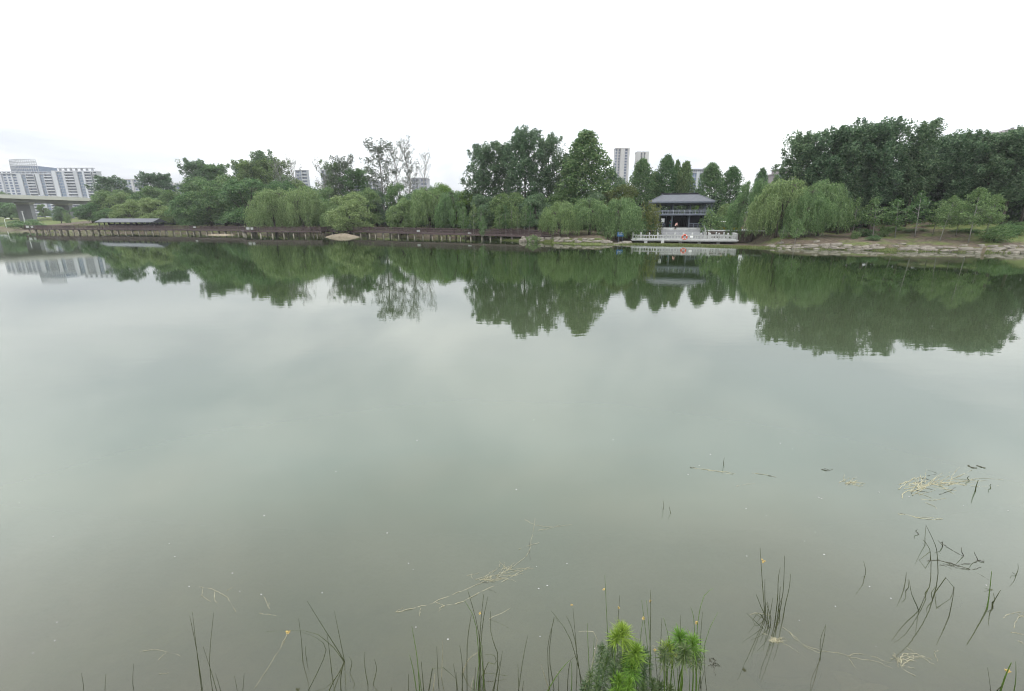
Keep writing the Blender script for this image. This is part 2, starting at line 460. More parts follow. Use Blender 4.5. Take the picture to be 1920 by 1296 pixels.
# ------------------------------------------------------------------ far buildings
def unit(px, Y, py=413):
    return at(px, py, Y)[0]
def tower_block(name, label, px0, px1, ytop, Y, depth, strips, floors, wall="bld_wall", zg=6.0, crown=0, group=None, rz=0.0, turn=True):
    """strips: list of (share of width, kind) from left to right; kinds wall, glass, balcony, window, recess"""
    x0, x1 = unit(px0, Y, ytop), unit(px1, Y, ytop)
    cx = (x0 + x1) / 2
    Zt = at((px0 + px1) / 2, ytop, Y)[2]
    W = x1 - x0; Hh = Zt - zg
    o = thing(name, label, "building", (cx, Y, zg), rz, group)
    fh = Hh / floors
    tot = sum(s[0] for s in strips); x = -W / 2
    core = MB().box(-W / 2 + .4, W / 2 - .4, 1.6, depth, 0, Hh - .3)
    core.build("wall", M[wall], o)
    wins = MB(); slabs = MB(); walls = MB()
    for share, kind in strips:
        w = W * share / tot
        a, b = x + .003, x + w - .003
        if kind == "wall":
            MB().box(a, b, -.6, 1.6, 0, Hh + .9).build("wall_panel", M[wall], o)
        elif kind == "glass":
            MB().box(a, b, .5, 1.6, 0, Hh - .6).build("glass_bay", M["glass"], o)
            for k in range(floors): slabs.box(a, b, .3, .5, k * fh, k * fh + .35)
            for q in range(1, 4): slabs.box(lerp(a, b, q / 4) - .12, lerp(a, b, q / 4) + .12, .38, .5, 0, Hh - .6)
        elif kind == "balcony":
            MB().box(a, b, 1.2, 1.6, 0, Hh - .6).build("glazing", M["bld_dark"], o)
            me = MB().box(a, b, -.7, 1.2, 0, .28).box(a, b, -.85, -.7, -.1, fh * .42).mesh("balcony", M[wall])
            for k in range(floors): link("balcony", me, o, (0, 0, k * fh))
            walls.box(a - .3, a + .3, -.4, 1.6, 0, Hh); walls.box(b - .3, b + .3, -.4, 1.6, 0, Hh)
        else:
            dep = .9 if kind == "window" else 1.4
            walls.box(a, b, dep + .25, 1.6, 0, Hh - .2)
            nb = max(1, round(w / 4.2))
            for q in range(nb):
                c = lerp(a, b, (q + .5) / nb); hw = (b - a) / nb * .30
                for k in range(floors):
                    wins.box(c - hw, c + hw, dep - .02, dep + .24, k * fh + fh * .28, k * fh + fh * .82)
            for k in range(floors + 1):
                slabs.box(a, b, dep - .2, dep + .25, k * fh - .3, k * fh + fh * .22 if k < floors else k * fh)
            for q in range(nb + 1):
                c = lerp(a, b, q / nb); slabs.box(c - (b - a) / nb * .18, c + (b - a) / nb * .18, dep - .1, dep + .25, 0, Hh)
        x += w
    if wins.v: tag(wins.build("window", M["bld_dark"], o), kind="stuff")
    if slabs.v: tag(slabs.build("floor_band", M["bld_wall"], o), kind="stuff")
    if walls.v: tag(walls.build("pier", M[wall], o), kind="stuff")
    p = MB().box(-W / 2, W / 2, -.2, depth + .1, Hh - .15, Hh + .75)
    p.build("parapet", M[wall], o)
    if crown:
        c = MB()
        for q in range(7):
            xx = lerp(-W * .36, W * .36, q / 6); c.box(xx - .25, xx + .25, min(2, depth * .3), depth * .75, Hh + .7, Hh + .7 + crown)
        c.box(-W * .4, W * .4, min(1.5, depth * .25), depth * .8, Hh + .7 + crown, Hh + 1.3 + crown)
        c.build("roof_frame", M[wall], o)
    return o

tower_block("apartment_block", "pale apartment block cut by the photo's left edge, behind the bridge", -40, 29, 326, 520, 6,
            [(2, "window"), (.5, "wall"), (2, "window"), (.4, "wall"), (2, "window"), (1.2, "recess")], 17, crown=1.2)
tower_block("apartment_block", "pale apartment block with striped balconies, left of the tallest block, behind the bridge", 29, 97, 327, 512, 6,
            [(.5, "recess"), (1.1, "wall"), (1.2, "glass"), (2.3, "balcony"), (.5, "recess"), (1.1, "wall"), (1.1, "glass"), (2.3, "balcony")], 16, crown=1.5)
tower_block("apartment_block", "tallest striped apartment block beside the dark poplars, right end of the left group", 97, 181, 322, 500, 6,
            [(1.0, "wall"), (1.4, "glass"), (.5, "wall"), (2.2, "balcony"), (.9, "wall"), (1.2, "glass"), (.4, "wall"), (1.6, "balcony"), (.5, "recess"), (.9, "balcony")], 17, crown=2.6)
tower_block("apartment_block", "long low cream apartment block half hidden behind dark poplars on the left", 196, 268, 337, 640, 6,
            [(1, "window"), (.4, "wall"), (2, "window"), (.3, "wall"), (1.4, "window"), (.4, "wall"), (2, "window")], 14, wall="bld_warm")
tower_block("apartment_block", "cream apartment block roof glimpsed between the poplars and the tall spiky tree", 308, 352, 345, 680, 6,
            [(1, "window"), (.3, "wall"), (1.4, "window")], 13, wall="bld_warm")
tower_block("office_block", "grey office block behind the left pair of bare trees", 553, 575, 320, 520, 6, [(1, "window"), (.5, "glass"), (1.3, "balcony")], 15, wall="bld_grey")
tower_block("office_block", "narrow grey office block behind the lone bare tree", 601, 619, 320, 545, 6, [(1, "recess"), (.5, "wall"), (1, "window")], 15, wall="bld_grey")
tower_block("office_block", "broad low grey block seen through the sparse tall poplar", 664, 704, 339, 480, 20, [(1, "window"), (.2, "wall"), (1.2, "window")], 11, wall="bld_grey")
tower_block("office_block", "low grey block behind the pale sparse tree's right side", 772, 800, 335, 500, 20, [(1, "recess"), (.3, "wall"), (1, "window")], 11, wall="bld_grey")
tower_block("apartment_tower", "taller of two slim pale towers, left one, above the tree line", 1154, 1181, 279, 520, 9,
            [(.7, "window"), (.3, "wall"), (.6, "recess"), (1.3, "wall"), (1, "window"), (.5, "wall")], 25, wall="bld_warm", group=None)
tower_block("apartment_tower", "shorter right one of two slim pale towers above the tree line", 1194, 1217, 286, 540, 9,
            [(1.1, "wall"), (.35, "recess"), (.5, "wall"), (.35, "recess"), (1.0, "wall")], 25, wall="bld_warm")
tower_block("office_block", "grey block with roof frame glimpsed in the gap right of the pavilion roof", 1292, 1326, 324, 420, 20, [(1, "glass"), (.4, "wall"), (1, "window")], 10, wall="bld_grey", crown=2.0)
tower_block("apartment_block", "grey block with stepped roof peeking above the right hand willows", 1462, 1512, 326, 330, 20, [(1, "window"), (.5, "wall"), (1, "recess")], 10, wall="bld_brown", crown=2.4)

def glass_tower():
    Y = 650; x0, x1 = unit(17, Y, 305), unit(70, Y, 305); Zt = at(45, 300, Y)[2]; W = x1 - x0; Hh = Zt - 6
    o = thing("glass_tower", "blue glass tower with open lattice crown above the left apartment blocks", "tower", ((x0 + x1) / 2, Y, 6))
    n = 16; body = MB(); fins = MB(); lat = MB()
    def ring(t):
        prof = 1.0 if t < .55 else 1 - .07 * ((t - .55) / .45) ** 2
        return [(lerp(-W / 2, W / 2, k / n) * prof, -5 * math.cos((k / n - .5) * math.pi)) for k in range(n + 1)]
    lev = [i / 40 for i in range(41)]
    vs, fs = [], []
    top = 36
    for i in range(top + 1):
        for (x, y) in ring(lev[i]): vs.append((x, y, Hh * lev[i]))
        vs.append((W / 2, 26, Hh * lev[i])); vs.append((-W / 2, 26, Hh * lev[i]))
    m = n + 3
    for i in range(top):
        for k in range(m):
            k2 = (k + 1) % m; fs.append((i * m + k, i * m + k2, (i + 1) * m + k2, (i + 1) * m + k))
    fs.append(tuple(top * m + k for k in range(m)))
    body.add(vs, fs); body.build("glass_wall", M["glass"], o)
    for k in range(n + 1):
        pts = [(ring(t)[k][0], ring(t)[k][1] - .35, Hh * t) for t in lev[::2] + [lev[-1]]]
        fins.tube(pts, .42, 4)
    tag(fins.build("mullion", M["bld_wall"], o), kind="stuff")
    for i in range(top, 41, 1):
        pts = [(x, y - .2, Hh * lev[i]) for x, y in ring(lev[i])]
        lat.tube(pts, .5, 4)
    for i in range(0, top, 2):
        pts = [(x, y - .3, Hh * lev[i]) for x, y in ring(lev[i])]
        lat.tube(pts, .3, 4)
    lat.build("lattice_crown", M["bld_wall"], o)
glass_tower()

def gable_house():
    Y = 235; x0, x1 = unit(1866, Y, 245), unit(2010, Y, 245); zg = 6
    Z1 = at(1885, 247, Y)[2]; Z2 = at(1910, 238, Y)[2]
    o = thing("apartment_block", "brown grey block with hipped roofs behind the trees at the right edge", "building", ((x0 + x1) / 2, Y, zg))
    W = x1 - x0
    a = -W / 2; w1 = unit(1898, Y, 245) - x0
    for (p0, p1, zt) in ((a, a + w1, Z1 - zg), (a + w1 + .8, W / 2, Z2 - zg)):
        MB().box(p0, p1, 0, 14, 0, zt - 3).build("wall", M["bld_brown"], o)
        rf = MB().frustum((p0 - 1.2, p1 + 1.2, -1.2, 15.2, zt - 3), (p0 + 3.2, p1 - 2.0, 5, 9, zt)).build("roof", M["bld_brown"], o)
        MB().box(p0 + 4.5, p0 + 5.4, 5.5, 6.5, zt - .5, zt + .7).build("chimney", M["bld_brown"], rf)
        wins = MB()
        for k in range(8):
            for q in range(5):
                c = lerp(p0, p1, (q + .5) / 5)
                wins.box(c - 1.0, c + 1.0, -.12, .0, zt - 3 - 4 - k * 3.4, zt - 3 - 1.8 - k * 3.4)
        tag(wins.build("window", M["bld_dark"], o), kind="stuff")
gable_house()

# ------------------------------------------------------------------ road bridge
BR0, BR1 = np.array((-305., 150.)), np.array((-243., 335.))
bdir = (BR1 - BR0) / np.linalg.norm(BR1 - BR0); blen = float(np.linalg.norm(BR1 - BR0)); brz = math.atan2(bdir[1], bdir[0])
bridge = thing("road_bridge", "concrete road bridge on wall piers at the left edge", "bridge", (BR0[0], BR0[1], 0), brz)
BZ = 17.6
MB().box(0, blen, 0, 19, BZ - 1.5, BZ - 1.1).build("deck", M["bridge"], bridge)
for y0 in (-.35, 19):
    MB().frustum((0, blen, y0, y0 + .35, BZ - 2.0), (0, blen, y0 - .05, y0 + .33, BZ)).build("parapet", M["bridge"], bridge)
for y0 in (2.0, 7.6, 13.2):
    MB().frustum((0, blen, y0 + .7, y0 + 3.2, BZ - 3.7), (0, blen, y0, y0 + 3.9, BZ - 1.5)).build("girder", M["bridge_under"], bridge)
for x in (14, 46, 78, 104, 122, 140, 158, 178):
    wx, wy = BR0 + bdir * x + np.array((-bdir[1], bdir[0])) * 9
    zb = ground_z(wx, wy) - 1
    c = MB().box(x - .9, x + .9, 3.0, 15.6, zb, BZ - 4.7)
    pr = c.build("pier", M["bridge_under"], bridge)
    MB().frustum((x - .9, x + .9, 3.0, 15.6, BZ - 4.7), (x - 1.2, x + 1.2, 1.6, 17.2, BZ - 3.7)).build("pier_cap", M["bridge"], pr)

def make_car(label, along, lane, m):
    p = BR0 + bdir * along + np.array((-bdir[1], bdir[0])) * lane
    o = thing("car", label, "car", (p[0], p[1], BZ - 1.1), brz, "cars crossing the road bridge")
    b = MB().frustum((-2.2, 2.2, -.9, .9, .3), (-2.2, 2.2, -.88, .88, .62)).frustum((-2.2, 2.2, -.88, .88, .62), (-2.05, 2.1, -.82, .82, .95))
    b.build("body", M[m], o)
    MB().frustum((-1.5, 1.2, -.8, .8, .95), (-.9, .55, -.66, .66, 1.48)).build("cabin", M["bld_dark"], o)
    MB().frustum((-.95, .6, -.69, .69, 1.48), (-.8, .45, -.6, .6, 1.56)).build("roof", M[m], o)
    for x in (-1.4, 1.4):
        for y in (-.92, .74): MB().tube([(x, y, .32), (x, y + .18, .32)], .32, 10).build("wheel", M["tyre"], o)
make_car("white car roof above the bridge parapet, leftmost of three", 106, 4, "car_white")
make_car("white car roof above the bridge parapet, middle of three", 128, 4, "car_white")
make_car("white car roof above the bridge parapet, nearest the trees", 152, 4, "car_white")

def street_lamp():
    x, y, _ = at(5, 400, 225); zg = ground_z(x, y)
    o = thing("street_lamp", "white curved street lamp below the bridge at the left edge", "street lamp", (x, y, zg - .2))
    MB().tube([(0, 0, 0), (0, 0, 3.0), (.1, 0, 3.9), (.7, 0, 4.3), (1.7, 0, 4.4)], [.12, .1, .09, .08, .07], 6).build("post", M["white"], o)
    MB().frustum((1.5, 2.5, -.16, .16, 4.28), (1.6, 2.4, -.1, .1, 4.45)).build("lamp_head", M["white"], o)
    x, y, _ = at(43, 402, 228); zg = ground_z(x, y)
    o = thing("concrete_pole", "tall pale concrete pole standing in front of the bridge piers", "pole", (x, y, zg - .3))
    MB().tube([(0, 0, 0), (0, 0, 7.2)], [.26, .17], 8).build("shaft", M["concrete"], o)
    MB().box(-.7, .7, -.06, .06, 6.8, 6.95).build("crossarm", M["concrete"], o)
street_lamp()

# ------------------------------------------------------------------ pavilion court
def court_thing(name, label, cat, u=0.0, v=0.0, z=0.0, group=None, turn=0.0):
    return thing(name, label, cat, court(u, v, z), PA + turn, group)

def terrace():
    o = court_thing("waterside_terrace", "white stone viewing terrace with balustrade at the water's edge", "terrace")
    MB().box(-9.6, 9.6, 0, 6.4, .42, .78).build("slab", M["white_stone"], o, bevel=.03)
    MB().box(-9.75, 9.75, -.12, .3, .62, .80).build("coping", M["white_stone"], o)
    for u in (-6.9, -3.75, -.4, 3.0, 6.4):
        f = -.35 if u < -3 else .6
        MB().frustum((u - .34, u + .34, f, f + .7, -.9), (u - .28, u + .28, f + .05, f + .65, .42 if f > 0 else .62)).build("support_post", M["white_stone"], o)
    post = MB().box(-.13, .13, -.13, .13, 0, 1.12).frustum((-.16, .16, -.16, .16, 1.12), (-.05, .05, -.05, .05, 1.3)).mesh("baluster_post", M["white_stone"])
    mid = MB().box(-.09, .09, -.07, .07, .16, .62).mesh("baluster", M["white_stone"])
    def run(a, b, n):
        a = np.array(a, float); b = np.array(b, float)
        ang = math.atan2(*(b - a)[::-1]); L = float(np.linalg.norm(b - a))
        for i in range(n + 1):
            p = a + (b - a) * i / n; link("baluster_post", post, o, (p[0], p[1], .80), (0, 0, ang))
            if i < n:
                for q in (.36, .64):
                    p2 = a + (b - a) * (i + q) / n; link("baluster", mid, o, (p2[0], p2[1], .80), (0, 0, ang))
        for z0, z1, w in ((.62, .82, .09), (.0, .16, .08)):
            r = MB().box(.13, L - .13, -w, w, z0, z1).build("rail", M["white_stone"], o)
            r.location = (a[0], a[1], .80); r.rotation_euler = (0, 0, ang)
    run((-9.45, .2), (9.45, .2), 12)
    run((9.45, .2), (9.45, 6.0), 5)
    run((-9.45, .2), (-9.45, 6.0), 5)
    run((-9.45, 6.0), (-5.2, 6.0), 3)
    run((5.2, 6.0), (9.45, 6.0), 3)
terrace()

def stairs():
    o = court_thing("stone_staircase", "broad grey stone staircase rising from the terrace to the pavilion", "staircase")
    n = 11; rise = (2.45 - .78) / n
    for i in range(n):
        v0 = 5.6 + i * .44
        MB().box(-4.45, 4.45, v0, v0 + .47, .79 if i == 0 else .79 + (i - 1) * rise + .01, .79 + (i + 1) * rise).build("step", M["step"], o, bevel=.02)
    for s in (-1, 1):
        u0, u1 = sorted((s * 4.46, s * 4.85))
        c = MB().add([(u0, 5.3, .78), (u1, 5.3, .78), (u1, 10.6, .78), (u0, 10.6, .78), (u0, 5.3, 1.1), (u1, 5.3, 1.1), (u1, 10.6, 2.75), (u0, 10.6, 2.75)],
                     [(3, 2, 1, 0), (4, 5, 6, 7), (0, 1, 5, 4), (1, 2, 6, 5), (2, 3, 7, 6), (3, 0, 4, 7)])
        c.build("cheek_wall", M["concrete"], o)
        for v, z in ((5.4, 1.1), (7.2, 1.68), (9.0, 2.24), (10.5, 2.7)):
            MB().box(s * 4.65 - .09, s * 4.65 + .09, v - .09, v + .09, z - .1, z + .95).build("handrail_post", M["concrete"], o)
        MB().tube([(s * 4.65, 5.4, 1.98), (s * 4.65, 10.5, 3.58)], .055, 6).build("handrail", M["concrete"], o)
stairs()

def retaining(name, label, u0, u1):
    rnd = random.Random(int(u0 * 10)); W = abs(u1 - u0)
    o = court_thing(name, label, "retaining wall", min(u0, u1), 0, 0)
    MB().box(.05, W - .05, 6.3, 10.2, 0, 2.28).build("core", M["wall_stone"], o)
    MB().box(0, W, 6.15, 12, 2.28, 2.45).build("coping", M["concrete"], o)
    variants = []
    for k in range(6):
        b = MB(); w, h = 1.0, 1.0
        j = lambda q: rnd.uniform(-q, q)
        b.frustum((0 + abs(j(.04)), 1 - abs(j(.04)), 0, .3, .02), (0 + abs(j(.06)), 1 - abs(j(.06)), j(.03) + .02, .3, .97))
        variants.append(b.mesh("stone", M["wall_stone"]))
    z = .2
    while z < 2.2:
        h = rnd.uniform(.3, .42); h = min(h, 2.27 - z); x = -rnd.uniform(0, .3)
        while x < W:
            w = rnd.uniform(.5, 1.0); a, b = max(0, x), min(W, x + w)
            if b - a > .12:
                link("stone", rnd.choice(variants), o, (a, 6.05 + rnd.uniform(-.05, .04), z), (0, 0, 0), (b - a - .03, 1, h - .03))
            x += w
        z += h
retaining("retaining_wall", "dark rubble retaining wall left of the stairs", -13.2, -4.9)
retaining("retaining_wall", "dark rubble retaining wall right of the stairs", 4.9, 15.5)
cp = MB().box(-13.2, -4.9, 12, 27, 1.2, 2.45).box(4.9, 15.5, 12, 27, 1.2, 2.45).box(-4.9, 4.9, 10.44, 27, 1.2, 2.45)
cpo = cp.build("court_paving", M["concrete"], None); cpo.location = court(0, 0, 0); cpo.rotation_euler = (0, 0, PA)
tag(cpo, "pale paved platform carrying the pavilion", None, None, "structure")

def pavilion():
    o = court_thing("pavilion", "two storey grey timber pavilion with hipped tile roof above the stairs", "pavilion")
    MB().box(-5.3, 5.3, 11.0, 20.5, 2.45, 2.85).build("plinth", M["concrete"], o)
    cols = [-4.5, -1.75, 1.75, 4.5]; rows = [11.6, 15.6, 19.8]
    cm = MB().tube([(0, 0, 0), (0, 0, 2.5)], .17, 10).mesh("column", M["paint_grey"], True)
    cu = MB().tube([(0, 0, 0), (0, 0, 2.25)], .14, 10).mesh("upper_column", M["paint_grey"], True)
    for u in cols:
        for v in rows:
            link("column", cm, o, (u, v, 2.85)); link("upper_column", cu, o, (u, v, 5.7))
    for u in (-5.75, 5.75):
        for v in (10.7, 20.7): link("upper_column", cu, o, (u, v, 5.7))
    fl = MB().box(-6.1, 6.1, 10.3, 21.1, 5.36, 5.66).build("balcony_floor", M["paint_grey"], o)
    MB().box(-6.15, 6.15, 10.24, 10.3, 5.40, 5.70).build("edge_beam", M["paint_grey"], fl)
    # ground floor room: dark timber back and side walls with recessed panels
    MB().box(-4.5, 4.5, 19.6, 19.75, 2.85, 5.36).build("back_wall", M["wood_dark"], o)
    for s in (-1, 1):
        w = MB().box(*sorted((s * 4.42, s * 4.56)), 11.8, 19.6, 2.85, 5.36).build("side_wall", M["wood_dark"], o)
        for k in range(4):
            v = 12.3 + k * 1.8
            MB().box(*sorted((s * 4.30, s * 4.42)), v, v + .12, 2.85, 5.36).build("mullion", M["paint_grey"], w)
    for k in range(6):
        u = -4.2 + k * 1.68
        MB().box(u - .05, u + .05, 19.45, 19.6, 2.85, 5.36).build("panel_mullion", M["paint_grey"], o)
    pan = MB().box(1.9, 4.35, 13.5, 13.6, 2.85, 5.2).build("screen_wall", M["wood_dark"], o)
    MB().box(-2.3, -.2, 13.3, 13.42, 4.55, 5.1).build("name_board", M["wood_dark"], o)
    # ground floor rails beside the opening
    for a, b in ((-6.0, -3.2), (1.7, 4.5)):
        n = 3
        r = MB().box(a, b, 10.85, 10.97, 3.62, 3.74).build("floor_rail", M["paint_grey"], o)
        MB().box(a, b, 10.87, 10.95, 3.2, 3.27).build("middle_rail", M["paint_grey"], r)
        MB().box(a, b, 10.82, 10.99, 2.5, 2.86).build("rail_base", M["concrete"], r)
        for i in range(n + 1):
            x = lerp(a + .06, b - .06, i / n); MB().box(x - .05, x + .05, 10.86, 10.96, 2.86, 3.62).build("rail_post", M["paint_grey"], r)
    # upper balustrade round four sides
    def rail(a, b, n):
        a = np.array(a, float); b = np.array(b, float); L = float(np.linalg.norm(b - a)); ang = math.atan2(*(b - a)[::-1])
        r = MB().box(0, L, -.05, .05, .72, .82).build("balustrade", M["rail_paint"], o)
        r.location = (a[0], a[1], 5.66); r.rotation_euler = (0, 0, ang)
        MB().box(0, L, -.03, .03, .48, .53).box(0, L, -.03, .03, .12, .17).build("rail_bar", M["rail_paint"], r)
        pm = MB().box(-.05, .05, -.045, .045, 0, .72).mesh("rail_post", M["rail_paint"])
        bm_ = MB().box(-.025, .025, -.025, .025, .17, .48).mesh("spindle", M["rail_paint"])
        for i in range(n + 1): link("rail_post", pm, r, (L * i / n, 0, 0))
        for i in range(n): link("spindle", bm_, r, (L * (i + .5) / n, 0, 0))
    rail((-6.0, 10.45), (6.0, 10.45), 11); rail((-6.0, 20.95), (6.0, 20.95), 11)
    rail((-6.0, 10.45), (-6.0, 20.95), 9); rail((6.0, 10.45), (6.0, 20.95), 9)
    for u in (-4.5, 4.5):                                   # struts from column heads to the eaves
        s = -1 if u < 0 else 1
        MB().tube([(u, 11.6, 6.7), (u + s * 1.2, 10.6, 7.85)], .06, 5).build("eave_strut", M["paint_grey"], o)
        MB().tube([(u - s * .9, 11.6, 7.85), (u - s * .15, 11.6, 6.7)], .06, 5).build("eave_strut", M["paint_grey"], o)
    MB().box(-5.6, 5.6, 11.45, 11.75, 7.62, 7.92).build("eave_beam", M["paint_grey"], o)
    MB().box(-5.6, 5.6, 19.65, 19.95, 7.62, 7.92).build("eave_beam", M["paint_grey"], o)
    rf = MB().frustum((-6.8, 6.2, 9.4, 22, 8.15), (-3.9, 3.3, 14.9, 16.5, 9.75)).build("roof", M["roof_tile"], o)
    MB().frustum((-6.75, 6.15, 9.45, 21.95, 7.9), (-6.8, 6.2, 9.4, 22, 8.15)).build("eave_board", M["paint_grey"], rf)
    MB().box(-4.05, 3.45, 15.4, 16.0, 9.72, 9.98).box(-4.3, 3.7, 15.3, 16.1, 9.98, 10.1).build("ridge", M["wood_dark"], rf)
    ribs = MB()
    for k in range(57):
        t = k / 56; u = lerp(-6.7, 6.1, t)
        if -3.9 < u < 3.3: top = (u, 14.9, 9.75)
        elif u <= -3.9: f = (u + 6.8) / 2.9; top = (u, 9.4 + 5.5 * f, 8.15 + 1.6 * f)
        else: f = (6.2 - u) / 2.9; top = (u, 9.4 + 5.5 * f, 8.15 + 1.6 * f)
        ribs.tube([(u, 9.4, 8.17), (top[0], top[1], top[2] + .02)], .045, 4)
    tag(ribs.build("tile_rib", M["roof_tile"], rf), kind="stuff")
    for a, b in (((-6.8, 9.4, 8.17), (-3.9, 14.9, 9.8)), ((6.2, 9.4, 8.17), (3.3, 14.9, 9.8))):
        MB().tube([a, b], .1, 6).build("hip_ridge", M["roof_tile"], rf)
pavilion()

def small_court_things():
    o = court_thing("notice_board", "white notice board on the pavilion's front left column", "notice board", -3.6, 11.35, 0)
    MB().box(-.34, .34, 0, .05, 3.95, 4.75).build("panel", M["white"], o)
    MB().box(-.4, .4, .05, .1, 3.9, 4.8).build("backing", M["paint_grey"], o)
    MB().box(-.05, .05, .1, .2, 2.86, 4.7).build("post", M["paint_grey"], o)
    o = court_thing("life_ring", "orange life ring hung on the terrace balustrade below the stairs", "life ring", 0.2, -.02, 1.25)
    t = MB(); R, r, n, k = .42, .12, 28, 10; vs = []; fs = []
    for i in range(n):
        a = 2 * math.pi * i / n
        for j in range(k):
            b = 2 * math.pi * j / k; q = R + r * math.cos(b); vs.append((q * math.cos(a), r * math.sin(b), q * math.sin(a)))
    for i in range(n):
        for j in range(k): fs.append((i * k + j, i * k + (j + 1) % k, ((i + 1) % n) * k + (j + 1) % k, ((i + 1) % n) * k + j))
    t.add(vs, fs).build("ring", M["orange"], o, True)
    for q in range(4):
        a = math.pi / 4 + q * math.pi / 2
        MB().tube([(R * math.cos(a + w), 0, R * math.sin(a + w)) for w in (-.1, 0, .1)], r + .006, 10).build("reflective_band", M["white"], o)
    MB().box(-.03, .03, .12, .16, .3, .6).build("hanger", M["orange"], o)
    o = court_thing("small_plaque", "small white plaque on the balustrade beside the life ring", "plaque", 1.45, 0.0, 1.3)
    MB().box(-.28, .28, 0, .04, -.12, .22).build("panel", M["white"], o)
    MB().box(-.3, .3, .04, .07, -.14, .24).build("backing", M["concrete"], o)
    for u in (-3.15, 3.6):
        o = court_thing("stone_block", "white stone block at the stair head, %s of the opening" % ("left" if u < 0 else "right"), "stone block", u, 10.7, 2.45)
        MB().frustum((-.32, .32, -.25, .25, 0), (-.28, .28, -.22, .22, .42)).build("block", M["white_stone"], o, bevel=.04)
    x, y, _ = at(1164, 433, 92.5); zg = ground_z(x, y)
    o = thing("blue_sign", "blue information sign on a post under the willows left of the terrace", "sign", (x, y, zg - .1), -.1)
    MB().box(-.62, .62, -.04, .04, 1.35, 2.25).build("panel", M["blue"], o)
    for k, (a, b) in enumerate(((-.45, .4), (-.45, .2), (-.45, .42))):
        MB().box(a, b, -.05, -.042, 2.02 - k * .2, 2.09 - k * .2).build("text_line", M["white"], o)
    for q in (-.4, .4): MB().box(q - .04, q + .04, .04, .1, 0, 2.2).build("post", M["paint_grey"], o)
    for u, v, ry, lab in ((8.3, 11.8, .15, "yellow pedal boat on the platform, half hidden behind the round shrub"), (11.1, 11.2, -.1, "yellow pedal boat with white canopy posts stored right of the pavilion")):
        o = court_thing("pedal_boat", lab, "boat", u, v, 2.45, "pedal boats stored on the platform", ry)
        MB().frustum((-.85, .85, -.5, .5, .0), (-1.05, 1.05, -.65, .65, .5)).build("hull", M["yellow"], o, bevel=.1)
        MB().frustum((-.8, .8, -.5, .5, .5), (-.6, .6, -.4, .4, .62)).build("seat", M["wood_dark"], o)
        for a in (-.75, .75):
            for b in (-.5, .5): MB().tube([(a, b, .5), (a, b, 1.6)], .04, 6).build("canopy_post", M["white"], o)
        MB().frustum((-1.0, 1.0, -.7, .7, 1.6), (-.8, .8, -.5, .5, 1.78)).build("canopy", M["white"], o)
    o = court_thing("low_fence", "low pale grey fence on the wall top left of the pavilion, behind willows", "fence", -12.6, 7.4, 2.45)
    for k in range(6): MB().box(k * 1.3 - .06, k * 1.3 + .06, -.05, .05, 0, .75).build("post", M["concrete"], o)
    for z in (.2, .62): MB().box(-.06, 6.56, -.03, .03, z, z + .1).build("rail", M["concrete"], o)
small_court_things()

